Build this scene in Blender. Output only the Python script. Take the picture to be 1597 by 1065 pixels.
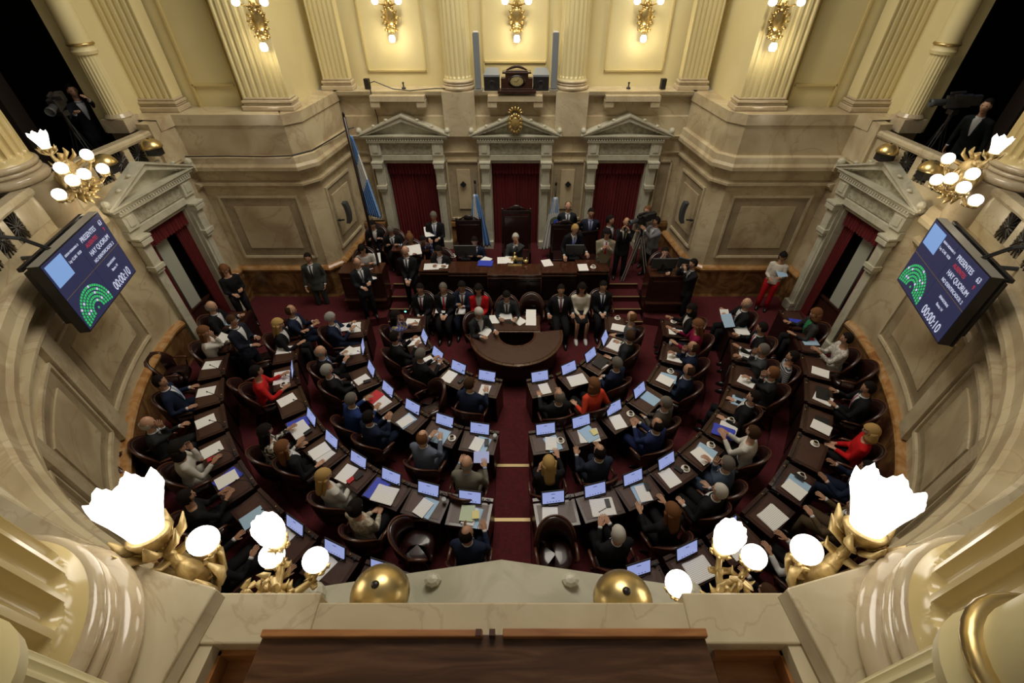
import bpy, math, random
from mathutils import Matrix, Vector
from math import sin, cos, pi, radians, atan2, hypot, sqrt
random.seed(7)
for o in list(bpy.data.objects): bpy.data.objects.remove(o)
C = bpy.context.scene.collection
scn = bpy.context.scene

# ---------------------------------------------------------------- camera, light, exposure
CAMX, CAMZ, PITCH, FPX = 0.1, 7.4, radians(41), 710.0
PX0, PY0 = 810.0, 532.5
cd = bpy.data.cameras.new('camera'); cam = bpy.data.objects.new('camera', cd); C.objects.link(cam)
cd.sensor_width = 36.0; cd.lens = FPX / 1597 * 36; cd.shift_x = -(PX0 - 798.5) / 1597; cd.clip_start = 0.05
cam.location = (CAMX, 0, CAMZ); cam.rotation_euler = (radians(90) - PITCH, 0, 0)
scn.camera = cam
w = bpy.data.worlds.new('world'); scn.world = w; w.use_nodes = True
bg = w.node_tree.nodes['Background']; bg.inputs[0].default_value = (1.0, .93, .82, 1); bg.inputs[1].default_value = 0.12
def area(name, loc, size, energy, col=(1, .92, .79), rot=(0, 0, 0)):
    l = bpy.data.lights.new(name, 'AREA'); l.energy = energy; l.size = size; l.color = col; l.shape = 'DISK'
    o = bpy.data.objects.new(name, l); C.objects.link(o); o.location = loc; o.rotation_euler = rot; return o
area('dome_light', (0, 8.3, 12.5), 6.0, 790)
scn.view_settings.view_transform = 'Standard'; scn.view_settings.look = 'None'
scn.view_settings.gamma = 1.0; scn.view_settings.use_curve_mapping = False
scn.view_settings.exposure = 0.0

def ray(u, v):
    a = (u - PX0) / FPX; b = (v - PY0) / FPX
    return (a, cos(PITCH) - b * sin(PITCH), -sin(PITCH) - b * cos(PITCH))
def onz(u, v, z):
    d = ray(u, v); t = (z - CAMZ) / d[2]; return (CAMX + d[0] * t, d[1] * t)
def ony(u, v, Y):
    d = ray(u, v); t = Y / d[1]; return (CAMX + d[0] * t, Y, CAMZ + d[2] * t)

# ---------------------------------------------------------------- materials
MATS = {}
def mat(name, col, rough=.5, metal=0, spec=.5, emit=None, estr=0, coat=0):
    if name in MATS: return MATS[name]
    m = bpy.data.materials.new(name); m.use_nodes = True; b = m.node_tree.nodes['Principled BSDF']
    b.inputs['Base Color'].default_value = (*col, 1); b.inputs['Roughness'].default_value = rough
    b.inputs['Metallic'].default_value = metal; b.inputs['Specular IOR Level'].default_value = spec
    b.inputs['Coat Weight'].default_value = coat
    if emit: b.inputs['Emission Color'].default_value = (*emit, 1); b.inputs['Emission Strength'].default_value = estr
    MATS[name] = m; return m
def noisemat(name, stops, scale=2., rough=.3, detail=8, dist=1.5, bump=0, vein=None, vscale=1.2, coat=0, scale3=(1, 1, 1), metal=0):
    m = mat(name, stops[0][1], rough, metal, coat=coat); nt = m.node_tree; N = nt.nodes; L = nt.links; b = N['Principled BSDF']
    tc = N.new('ShaderNodeTexCoord'); mp = N.new('ShaderNodeMapping'); mp.inputs['Scale'].default_value = scale3
    L.new(tc.outputs['Object'], mp.inputs[0])
    n = N.new('ShaderNodeTexNoise'); n.inputs['Scale'].default_value = scale; n.inputs['Detail'].default_value = detail; n.inputs['Distortion'].default_value = dist
    L.new(mp.outputs[0], n.inputs['Vector'])
    r = N.new('ShaderNodeValToRGB'); r.color_ramp.elements[0].position = stops[0][0]; r.color_ramp.elements[0].color = (*stops[0][1], 1)
    r.color_ramp.elements[1].position = stops[-1][0]; r.color_ramp.elements[1].color = (*stops[-1][1], 1)
    for p, c in stops[1:-1]:
        e = r.color_ramp.elements.new(p); e.color = (*c, 1)
    L.new(n.outputs['Fac'], r.inputs[0]); out = r.outputs[0]
    if vein:
        n2 = N.new('ShaderNodeTexNoise'); n2.inputs['Scale'].default_value = vscale; n2.inputs['Detail'].default_value = 6; n2.inputs['Distortion'].default_value = 2.2
        L.new(mp.outputs[0], n2.inputs['Vector'])
        s = N.new('ShaderNodeMath'); s.operation = 'SUBTRACT'; s.inputs[1].default_value = .5; L.new(n2.outputs['Fac'], s.inputs[0])
        a = N.new('ShaderNodeMath'); a.operation = 'ABSOLUTE'; L.new(s.outputs[0], a.inputs[0])
        r2 = N.new('ShaderNodeValToRGB'); r2.color_ramp.elements[0].color = (.38, .38, .38, 1); r2.color_ramp.elements[1].position = .02; r2.color_ramp.elements[1].color = (0, 0, 0, 1)
        L.new(a.outputs[0], r2.inputs[0])
        mx = N.new('ShaderNodeMix'); mx.data_type = 'RGBA'; L.new(r2.outputs[0], mx.inputs[0]); L.new(out, mx.inputs[6]); mx.inputs[7].default_value = (*vein, 1); out = mx.outputs[2]
    L.new(out, b.inputs['Base Color'])
    if bump:
        bp = N.new('ShaderNodeBump'); bp.inputs['Strength'].default_value = bump; bp.inputs['Distance'].default_value = .01; L.new(n.outputs['Fac'], bp.inputs['Height']); L.new(bp.outputs[0], b.inputs['Normal'])
    return m
M_marble = noisemat('cream_marble', [(.3, (.40, .31, .19)), (.46, (.50, .41, .26)), (.56, (.57, .48, .31)), (.72, (.62, .54, .37))], .8, .22, vein=(.34, .20, .12), vscale=.5)
M_rail = noisemat('pale_marble', [(.3, (.47, .38, .24)), (.6, (.58, .50, .34)), (.8, (.66, .58, .42))], 1.4, .2, vein=(.36, .25, .15), vscale=1.1)
M_base = noisemat('column_base_marble', [(.3, (.46, .36, .23)), (.6, (.57, .48, .33))], 1.5, .14, vein=(.42, .30, .2), vscale=1.1, coat=.2)
M_panel = noisemat('warm_grey_marble', [(.3, (.26, .20, .125)), (.55, (.35, .285, .18)), (.75, (.42, .35, .23))], 1.0, .25, vein=(.20, .14, .08), vscale=.6)
M_brown = noisemat('brown_marble', [(.3, (.07, .035, .014)), (.5, (.16, .08, .03)), (.65, (.27, .15, .06)), (.78, (.36, .17, .05))], 1.3, .15, dist=3)
M_orange = noisemat('orange_marble', [(.3, (.26, .11, .035)), (.5, (.42, .22, .08)), (.72, (.50, .34, .18))], 2.5, .2, dist=2)
M_grey = noisemat('grey_green_marble', [(.3, (.44, .42, .32)), (.6, (.56, .54, .43))], 3, .4)
M_carve = noisemat('carved_marble', [(.40, (.31, .29, .21)), (.58, (.45, .43, .33))], 14, .5, dist=.5, bump=.4)
M_yellow = noisemat('cream_yellow_paint', [(.3, (.70, .60, .31)), (.7, (.76, .67, .38))], .6, .45)
M_yelldk = noisemat('ochre_yellow_paint', [(.3, (.62, .50, .22)), (.7, (.66, .55, .26))], .6, .45)
M_gloss = noisemat('gloss_cream_paint', [(.3, (.62, .49, .22)), (.7, (.68, .55, .27))], .9, .22, coat=.15)
M_flute = mat('flute_ochre', (.60, .47, .20), .2)  # ochre tone for column flutes, slightly darker than the shafts
M_gold = noisemat('gilded_bronze', [(.3, (.40, .27, .09)), (.6, (.66, .49, .2)), (.8, (.8, .63, .31))], 9, .3, metal=.85)
M_gilt = noisemat('old_gilding', [(.3, (.36, .25, .10)), (.55, (.60, .45, .2)), (.75, (.72, .57, .3))], 9, .42, metal=.35, bump=.3)
M_brass = noisemat('polished_brass', [(.3, (.55, .4, .16)), (.7, (.72, .55, .25))], 3, .30, metal=.85)
M_red = noisemat('red_carpet', [(.35, (.055, .003, .006)), (.65, (.090, .005, .009))], 14, .95)
M_curt = noisemat('maroon_velvet', [(.3, (.10, .006, .008)), (.7, (.17, .012, .014))], 5, .85, scale3=(1, 1, .1))
M_wood = noisemat('mahogany', [(.3, (.024, .0085, .006)), (.7, (.052, .018, .011))], 2.2, .28, scale3=(1, 1, 6), coat=.2)
M_wooddk = noisemat('dark_mahogany', [(.3, (.007, .003, .0025)), (.7, (.018, .007, .005))], 2.5, .35, scale3=(1, 1, 6))
M_woodtop = noisemat('polished_mahogany', [(.3, (.035, .013, .007)), (.7, (.08, .028, .014))], 2.2, .18, scale3=(5, 1, 1), coat=.3)
M_lect = noisemat('worn_mahogany', [(.3, (.050, .022, .011)), (.5, (.085, .037, .018)), (.75, (.15, .072, .035))], 1.8, .3, scale3=(1, 7, 1))
M_lectlt = noisemat('honey_oak', [(.3, (.26, .10, .03)), (.7, (.42, .19, .065))], 2, .3, scale3=(1, 7, 1))
M_leather = noisemat('maroon_leather', [(.3, (.016, .006, .0055)), (.7, (.030, .010, .009))], 4, .28, coat=.25)
M_leathtop = noisemat('brown_desk_leather', [(.3, (.045, .018, .012)), (.7, (.068, .027, .018))], 6, .4)
M_rim = mat('chair_rim_wood', (.075, .026, .015), .28)
M_black = mat('black_plastic', (.012, .012, .014), .4)
M_dkgrey = mat('dark_grey_plastic', (.05, .055, .06), .5)
M_ltgrey = mat('grey_metal_edge', (.35, .34, .30), .4, .3)
M_speak = mat('speaker_grille_grey', (.20, .22, .24), .6)
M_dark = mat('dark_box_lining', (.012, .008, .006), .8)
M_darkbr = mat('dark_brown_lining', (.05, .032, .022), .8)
M_paper = mat('white_paper', (.86, .86, .85), .7)
M_blue = mat('pale_blue_folder', (.36, .54, .74), .6)
M_royal = mat('royal_blue_folder', (.045, .07, .55), .4)
M_green = mat('pale_green_paper', (.50, .60, .42), .7)
M_yellowp = mat('yellow_paper', (.75, .68, .30), .7)
M_china = mat('white_china', (.8, .78, .72), .2)
M_coffee = mat('coffee', (.05, .02, .01), .2)
M_redstripe = mat('red_cover', (.5, .02, .03), .5)
M_screen = mat('lit_blue_screen', (.1, .1, .15), .3, emit=(.31, .37, .70), estr=.85)
M_screen2 = mat('lit_pale_screen', (.1, .1, .15), .3, emit=(.44, .47, .70), estr=.6)
M_icon = mat('screen_icon', (.1, .1, .1), .3, emit=(.1, .1, .35), estr=.5)
M_globe = mat('lit_opal_glass', (.9, .88, .8), .3, emit=(1, .93, .80), estr=3.6)
M_globe2 = mat('lit_frosted_glass', (.9, .88, .8), .3, emit=(1, .94, .84), estr=2.6)
M_glass = mat('clear_glass', (.6, .65, .65), .05)
M_brasstrip = mat('brass_strip', (.45, .34, .17), .5, .5)
M_grille = mat('iron_grille', (.035, .03, .025), .4, .7)
M_flagblue = mat('sky_blue_cloth', (.16, .33, .66), .8)
M_flagwhite = mat('white_cloth', (.72, .72, .70), .8)
M_glow = mat('green_step_light', (.1, .3, .25), .3, emit=(.2, .9, .7), estr=2)
def cloth(c):
    return mat('cloth_%02x%02x%02x' % tuple(int(min(.999, x) * 255) for x in c), c, .85, spec=.12)

# ---------------------------------------------------------------- mesh helpers
class MB:
    def __init__(s): s.v = []; s.f = []; s.m = []
    def add(s, vs, fs, mi=0, M=None):
        n = len(s.v)
        for p in vs:
            p = Vector(p)
            s.v.append(M @ p if M else p)
        for f in fs: s.f.append([i + n for i in f]); s.m.append(mi)
        return s
    def box(s, c, d, mi=0, rz=0, M=None, top=1.0):
        x, y, z = d[0] / 2, d[1] / 2, d[2] / 2; R = Matrix.Translation(c) @ Matrix.Rotation(rz, 4, 'Z')
        if M: R = M @ R
        vs = [(-x, -y, -z), (x, -y, -z), (x, y, -z), (-x, y, -z), (-x * top, -y * top, z), (x * top, -y * top, z), (x * top, y * top, z), (-x * top, y * top, z)]
        return s.add(vs, [(0, 3, 2, 1), (4, 5, 6, 7), (0, 1, 5, 4), (1, 2, 6, 5), (2, 3, 7, 6), (3, 0, 4, 7)], mi, R)
    def rings(s, rings, mi=0, M=None, caps=True, closed=True):
        n = len(rings[0]); vs = [p for r in rings for p in r]; fs = []
        for i in range(len(rings) - 1):
            for j in range(n if closed else n - 1):
                k = (j + 1) % n; fs.append((i * n + j, i * n + k, (i + 1) * n + k, (i + 1) * n + j))
        if caps and closed:
            fs.append(tuple(range(n))[::-1]); fs.append(tuple((len(rings) - 1) * n + j for j in range(n)))
        return s.add(vs, fs, mi, M)
    def lathe(s, prof, c=(0, 0, 0), seg=24, mi=0, M=None, a0=0, a1=2 * pi, flute=None):
        full = abs(a1 - a0 - 2 * pi) < 1e-6; n = seg if full else seg + 1; R = []
        for r, z in prof:
            ring = []
            for j in range(n):
                a = a0 + (a1 - a0) * j / seg
                rr = max(r, 1e-4)
                ring.append((c[0] + rr * cos(a), c[1] + rr * sin(a), c[2] + z))
            R.append(ring)
        return s.rings(R, mi, M, caps=full, closed=full)
    def tube(s, pts, r, seg=8, mi=0, M=None, caps=True, flat=1.0, up=None):
        pts = [Vector(p) for p in pts]; n = len(pts); rs = r if isinstance(r, (list, tuple)) else [r] * n; R = []; pu = Vector(up) if up else None
        for i, p in enumerate(pts):
            t = (pts[min(i + 1, n - 1)] - pts[max(i - 1, 0)]).normalized()
            if pu is None: pu = Vector((0, 0, 1)) if abs(t.z) < .9 else Vector((0, 1, 0))
            x = t.cross(pu)
            if x.length < 1e-5: x = t.orthogonal()
            x.normalize(); y = x.cross(t).normalized(); pu = y
            R.append([tuple(p + x * cos(2 * pi * j / seg) * rs[i] + y * sin(2 * pi * j / seg) * rs[i] * flat) for j in range(seg)])
        return s.rings(R, mi, M, caps)
    def ball(s, c, r, seg=12, mi=0, M=None, rings=8):
        r = r if isinstance(r, (tuple, list)) else (r, r, r)
        R = []
        for i in range(rings + 1):
            a = -pi / 2 + pi * i / rings; q = max(cos(a), .02)
            R.append([(c[0] + r[0] * q * cos(2 * pi * j / seg), c[1] + r[1] * q * sin(2 * pi * j / seg), c[2] + r[2] * sin(a)) for j in range(seg)])
        return s.rings(R, mi, M)
    def prism(s, poly, z0, z1, mi=0, M=None):
        n = len(poly); vs = [(x, y, z0) for x, y in poly] + [(x, y, z1) for x, y in poly]
        fs = [tuple(range(n))[::-1], tuple(range(n, 2 * n))] + [(i, (i + 1) % n, n + (i + 1) % n, n + i) for i in range(n)]
        return s.add(vs, fs, mi, M)
    def sweep(s, path, prof, mi=0, closed=False, endcaps=True):
        P = [Vector((p[0], p[1])) for p in path]; n = len(P); R = []
        for i in range(n):
            d0 = (P[i] - P[i - 1]).normalized() if (i > 0 or closed) else None
            d1 = (P[(i + 1) % n] - P[i]).normalized() if (i < n - 1 or closed) else None
            if d0 is None: d0 = d1
            if d1 is None: d1 = d0
            n0 = Vector((-d0.y, d0.x)); n1 = Vector((-d1.y, d1.x)); m = (n0 + n1)
            m = m.normalized(); k = 1 / max(.35, m.dot(n0))
            R.append([(P[i].x + m.x * d * k, P[i].y + m.y * d * k, z) for d, z in prof])
        if closed: R.append(R[0])
        q = len(prof); vs = [p for r in R for p in r]; fs = []
        for i in range(len(R) - 1):
            for j in range(q - 1): fs.append((i * q + j, (i + 1) * q + j, (i + 1) * q + j + 1, i * q + j + 1))
        if endcaps and q > 2: fs.append(tuple(range(q))); fs.append(tuple((len(R) - 1) * q + j for j in range(q))[::-1])
        return s.add(vs, fs, mi)
    def build(s, name, mats, parent=None, smooth=False, loc=None, rot=None, bevel=0, auto=None):
        me = bpy.data.meshes.new(name); me.from_pydata([tuple(v) for v in s.v], [], s.f)
        mats = mats if isinstance(mats, (list, tuple)) else [mats]
        for m in mats: me.materials.append(m)
        if len(mats) > 1: me.polygons.foreach_set('material_index', s.m)
        if smooth: me.polygons.foreach_set('use_smooth', [True] * len(me.polygons))
        me.update()
        o = bpy.data.objects.new(name, me); C.objects.link(o)
        if auto:
            try: me.set_sharp_from_angle(angle=radians(auto))
            except Exception: pass
        if loc: o.location = loc
        if rot: o.rotation_euler = rot
        if parent: o.parent = parent
        if bevel:
            b = o.modifiers.new('bevel', 'BEVEL'); b.width = bevel; b.segments = 2; b.limit_method = 'ANGLE'
        return o
def tag(o, label=None, cat=None, group=None, kind=None):
    if label: o['label'] = label
    if cat: o['category'] = cat
    if group: o['group'] = group
    if kind: o['kind'] = kind
    return o
def thing(name, label, cat, loc=(0, 0, 0), rz=0, group=None):
    o = bpy.data.objects.new(name, None); C.objects.link(o); o.location = loc; o.rotation_euler = (0, 0, rz); o.empty_display_size = .1
    return tag(o, label, cat, group)
def dup(root, loc, rz, label=None, group=None):
    r = root.copy(); C.objects.link(r); r.location = loc; r.rotation_euler = (0, 0, rz)
    if label: r['label'] = label
    if group: r['group'] = group
    for ch in root.children:
        c = ch.copy(); C.objects.link(c); c.parent = r
        for g in ch.children:
            d = g.copy(); C.objects.link(d); d.parent = c
    return r
def struct(mb, name, mats, parent=None, **k):
    o = mb.build(name, mats, parent, **k); o['kind'] = 'structure'; return o
def text_obj(txt, size, m, parent, M, name='lettering', xs=1.0, align='LEFT'):
    cu = bpy.data.curves.new('txt', 'FONT'); cu.body = txt; cu.size = size; cu.align_x = align; cu.extrude = .001
    t = bpy.data.objects.new('txt', cu); C.objects.link(t); dg = bpy.context.evaluated_depsgraph_get()
    me = bpy.data.meshes.new_from_object(t.evaluated_get(dg)); bpy.data.objects.remove(t)
    me.transform(M @ Matrix.Diagonal((xs, 1, 1, 1))); me.materials.clear(); me.materials.append(m)
    o = bpy.data.objects.new(name, me); C.objects.link(o); o.parent = parent; return o
ORD = ['first', 'second', 'third', 'fourth', 'fifth', 'sixth', 'seventh', 'eighth', 'ninth', 'tenth', 'eleventh', 'twelfth']
def mirror(pts): return [(-x, y) for x, y in pts][::-1]
# ================================================================= the room
CY, RR = 8.3, 7.5
ZR = 4.65                       # rail height of the upper level
def ringpt(phi, R=RR): return (R * sin(radians(phi)), CY - R * cos(radians(phi)))   # phi from the near side, + = right
ANG = [i * 4 for i in range(0, 21)] + [84.5]
ringR = [ringpt(a) for a in ANG]
P_DOOR0, P_DOOR1 = ringR[-1], (7.15, 10.2)
FLATR = [(7.15, 10.2), (4.85, 10.2), (4.6, 10.45), (4.35, 12.2)]
def lerp2(a, b, t): return (a[0] + (b[0] - a[0]) * t, a[1] + (b[1] - a[1]) * t)
DL = hypot(P_DOOR1[0] - P_DOOR0[0], P_DOOR1[1] - P_DOOR0[1])
def yto(t): return (t - P_DOOR0[1]) / (P_DOOR1[1] - P_DOOR0[1])
dA, dB = lerp2(P_DOOR0, P_DOOR1, yto(8.15)), lerp2(P_DOOR0, P_DOOR1, yto(9.45))
pathR_low1 = ringR + [dA]; pathR_low2 = [dB] + FLATR
pathR_all = ringR + FLATR
DT = 3.12
dado = [(0, 0), (.14, 0), (.14, .16), (.10, .22), (.07, .30), (.07, 1.02), (.0, 1.02)]
cap = [(0, 1.02), (.10, 1.02), (.12, 1.08), (.10, 1.12), (.05, 1.16), (0, 1.16)]
lowm = [(0, 3.22), (.05, 3.22), (.09, 3.28), (.12, 3.30), (.12, 3.35), (0, 3.38)]
cornice = [(0, 3.54), (.04, 3.54), (.07, 3.60), (.16, 3.64), (.20, 3.66), (.20, 3.74), (.16, 3.80), (.14, 3.93), (.10, 3.96), (0, 3.96)]
def sides(fn):
    for sgn, nm in ((1, 'right'), (-1, 'left')):
        fn((lambda pts: pts) if sgn == 1 else mirror, nm, sgn)
def build_side(P, nm, sgn):
    w = MB()
    w.sweep(P(pathR_low1), [(0, 0), (0, DT)], endcaps=False); w.sweep(P(pathR_low2), [(0, 0), (0, DT)], endcaps=False)
    w.sweep(P(pathR_all), [(0, DT), (0, 3.96)], endcaps=False)
    w.sweep(P([lerp2(P_DOOR0, P_DOOR1, yto(9.72))] + FLATR), [(.06, 3.9), (.06, 4.55), (.09, 4.57), (.09, 4.78), (-.6, 4.78)], endcaps=False)   # attic block below the pilasters
    w.prism([(sgn * x_, y_) for x_, y_ in ([(7.13, 10.15), (7.2, 9.66), (8.1, 9.66), (8.1, 10.8), (7.1, 10.8)][::sgn])], 3.9, 4.72)
    w.sweep(P([lerp2(P_DOOR0, P_DOOR1, yto(9.50)), lerp2(P_DOOR0, P_DOOR1, yto(9.9))]), [(-.2, 3.96), (.075, 3.96), (.075, 4.76), (-.2, 4.76)])
    struct(w, 'wall_' + nm, M_marble)
    for k, (nmb, prof, m) in enumerate((('baseboard_' + nm, dado, M_brown), ('trim_%d' % (1 if sgn > 0 else 2), cap, M_orange))):
        b = MB()
        for pp in (ringR + [lerp2(P_DOOR0, P_DOOR1, yto(7.9))], [lerp2(P_DOOR0, P_DOOR1, yto(9.72))] + FLATR): b.sweep(P(pp), prof)
        struct(b, nmb, m)
    b = MB(); b.sweep(P(pathR_low1[:-1] + [lerp2(P_DOOR0, P_DOOR1, yto(7.6))]), lowm); b.sweep(P([lerp2(P_DOOR0, P_DOOR1, yto(10.0))] + FLATR), lowm)
    b.sweep(P(ringR), cornice); b.sweep(P([lerp2(P_DOOR0, P_DOOR1, yto(10.0))] + FLATR), cornice)
    struct(b, 'trim_%d' % (3 if sgn > 0 else 4), M_marble)
    # recessed/raised panels: frames as mouldings + a darker field
    fr = MB(); fd = MB()
    def panel(p0, p1, z0, z1, n=1):
        pts = p0 if n == 0 else [lerp2(p0, p1, i / n) for i in range(n + 1)]
        q = P(pts) if sgn > 0 else P(pts)
        fd.sweep(q, [(.0, z0), (.012, z0), (.012, z1), (0, z1)])
        e = .05
        fr.sweep(q, [(.0, z1), (.05, z1), (.05, z1 + e), (0, z1 + e)]); fr.sweep(q, [(.0, z0 - e), (.06, z0 - e), (.05, z0), (0, z0)])
        # vertical edges
        for a, b_ in ((q[0], q[1]), (q[-1], q[-2])):
            dx, dy = b_[0] - a[0], b_[1] - a[1]; L = hypot(dx, dy); ux, uy = dx / L, dy / L
            e0 = (a[0] - ux * e, a[1] - uy * e)
            seg = [e0, a] if a is q[0] else [a, e0]
            fr.sweep(seg, [(0, z0 - e), (.05, z0 - e), (.05, z1 + e), (0, z1 + e)])
        # inner raised field
        if len(q) == 2: i0, i1 = lerp2(q[0], q[1], .13), lerp2(q[0], q[1], .87); inn = [i0, i1]
        else:
            inn = q[1:-1]
        fi.sweep(inn, [(.0, z0 + .22), (.03, z0 + .22), (.035, z1 - .22), (.0, z1 - .22)])
    fi = MB()
    panel((6.85, 10.2), (5.1, 10.2), 1.45, 2.98)
    panel((4.57, 10.68), (4.40, 11.85), 1.45, 2.98)
    for a0, a1 in ((64, 80), (47, 60), (30, 43), (13, 26)):
        n = 8; panel([ringpt(a0 + (a1 - a0) * i / n) for i in range(n + 1)], None, 1.5, 2.95, 0)
    struct(fd, 'trim_%d' % (5 if sgn > 0 else 6), M_panel); struct(fr, 'trim_%d' % (7 if sgn > 0 else 8), M_rail); struct(fi, 'trim_%d' % (9 if sgn > 0 else 10), M_marble)
    # pilaster strips on the curved wall
    b = MB()
    for a in (62, 45, 28, 11):
        b.sweep(P([ringpt(a - 1.4), ringpt(a), ringpt(a + 1.4)]), [(0, 1.2), (.09, 1.2), (.09, 3.3), (0, 3.3)])
    struct(b, 'trim_%d' % (11 if sgn > 0 else 12), M_rail)
    # upper yellow wall with pilasters
    y = MB(); Q = [(8.05, 10.75), (4.9, 10.75), (4.75, 10.9), (4.75, 12.65)]
    y.sweep(P(Q), [(0, 4.78), (0, 10.5)], endcaps=False)
        # reveal of the box opening
    y.sweep(P([(8.12, 9.75), (8.12, 9.55), (7.75, 9.55), (7.75, 10.75)]), [(0, 4.6), (0, 10.5)], endcaps=False)
    struct(y, 'wall_upper_' + nm, M_yellow)
    fr2 = MB()
    def mold(x0, x1, z0, Y, M=None):
        for c, d in (((0.5 * (x0 + x1), Y, z0), (x1 - x0, .05, .04)), ((x0, Y, 7.4), (.04, .05, 5.4)), ((x1, Y, 7.4), (.04, .05, 5.4))):
            fr2.box((sgn * c[0], c[1], c[2]), d)
    mold(5.85, 6.75, 5.2, 10.72)
    struct(fr2, 'trim_%d' % (13 if sgn > 0 else 14), M_yelldk)
sides(build_side)

def fluted_pilaster(name, cx, cy, rz, wd, dep, z0, ztop, nfl, label, parent=None, top=9.6):
    t = thing(name, label, 'pilaster', (cx, cy, z0), rz)
    b = MB()
    for (h0, h1, e) in ((0, .10, .07), (.10, .14, .035), (.14, .20, .05), (.20, .25, .015)):
        b.box((0, dep / 2, (h0 + h1) / 2), (wd + 2 * e, dep + 2 * e, h1 - h0))
    b.build('base', M_base, t, bevel=.02)
    s = MB(); pts = [(-wd / 2, 0)]
    pts = [(-wd / 2, -.02), (-wd / 2, dep)]; st = wd / nfl
    for i in range(nfl):
        x = -wd / 2 + st * i
        pts += [(x + st * .22, dep), (x + st * .34, dep - .028), (x + st * .66, dep - .028), (x + st * .78, dep)]
    pts += [(wd / 2, dep), (wd / 2, -.02)]
    s.prism(pts[::-1], .25, top - z0); s.build('shaft', M_yellow, t)
    return t
for sgn, nm in ((1, 'right'), (-1, 'left')):
    fluted_pilaster('fluted_pilaster', sgn * 5.15, 10.75, pi, .95, .32, 4.78, 0, 7, 'wide cream fluted pilaster carrying a wall light, %s of the rostrum bay' % nm)
    fluted_pilaster('fluted_pilaster', sgn * 7.52, 10.65, pi, 1.0, .32, 4.78, 0, 8, 'cream fluted pilaster against the %s gallery box opening' % nm)
    fluted_pilaster('fluted_pilaster', sgn * 4.25, 12.45, pi, .62, .22, 4.78, 0, 6, 'cream fluted corner pilaster at the %s end of the rear wall' % nm)

# ---- rear wall
w = MB()
for a, b_ in ((4.35, 3.45), (2.15, .65), (-.65, -2.15), (-3.45, -4.35)): w.sweep([(a, 12.2), (b_, 12.2)], [(0, 0), (0, DT + .02)], endcaps=False)
w.sweep([(4.35, 12.2), (-4.35, 12.2)], [(0, DT + .02), (0, 4.2), (-.06, 4.22), (-.06, 4.72)], endcaps=False)
struct(w, 'wall_back', M_marble)
w = MB(); w.sweep([(4.75, 12.65), (-4.75, 12.65)], [(0, 4.7), (0, 10.5)], endcaps=False); struct(w, 'wall_upper_back', M_yellow)
w = MB()
w.sweep([(4.35, 12.2), (-4.35, 12.2)], [(-.5, 4.66), (.05, 4.66), (.10, 4.70), (.12, 4.78), (-.5, 4.78)])
w.sweep([(4.35, 12.2), (-4.35, 12.2)], [(0, 3.30), (.05, 3.30), (.08, 3.36), (0, 3.36)])
w.sweep([(4.35, 12.2), (-4.35, 12.2)], [(0, 3.68), (.05, 3.68), (.09, 3.76), (0, 3.76)])
for x in (-2.8, 0, 2.8):
    w.box((x, 12.06, 4.66), (1.3, .3, .12)); 
    for s_ in (-.55, .55): w.box((x + s_, 12.06, 4.54), (.22, .26, .14)); w.box((x + s_, 12.0, 4.46), (.2, .1, .06))
for x in (-1.37, 1.37): w.box((x, 12.16, 4.27), (.78, .22, 1.0))
struct(w, 'trim_15', M_rail)
w = MB(); fld = MB()
for x in (-1.4, 1.4, -3.95, 3.95):
    hw = .42 if abs(x) < 2 else .16
    for (cx, cz, dx, dz) in ((x, 3.12, 2 * hw, .04), (x, 1.5, 2 * hw, .06), (x - hw, 2.31, .04, 1.66), (x + hw, 2.31, .04, 1.66)): w.box((cx, 12.17, cz), (dx, .08, dz))
    fld.box((x, 12.19, 2.3), (2 * hw - .04, .02, 1.56))
    if hw > .3:
        w.box((x, 12.17, 2.35), (.36, .05, 1.1))
struct(w, 'trim_16', M_marble); struct(fld, 'trim_17', M_panel)
w = MB()
for a, b_ in ((4.35, 3.75), (1.85, .95), (-.95, -1.85), (-3.75, -4.35)): w.sweep([(a, 12.2), (b_, 12.2)], [(0, .5), (.08, .5), (.08, 1.28), (.14, 1.30), (.12, 1.4), (0, 1.42)])
struct(w, 'baseboard_back', M_brown)
fr = MB()
for x0, x1 in ((-3.55, -2.15), (-.75, .75), (2.15, 3.55)):
    z0 = 5.12 if abs(x0 + x1) > 1 else 5.3
    fr.box(((x0 + x1) / 2, 12.63, z0), (x1 - x0, .05, .035))
    for x in (x0, x1): fr.box((x, 12.63, 7.8), (.035, .05, 5.4))
struct(fr, 'trim_18', M_yelldk)

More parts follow.
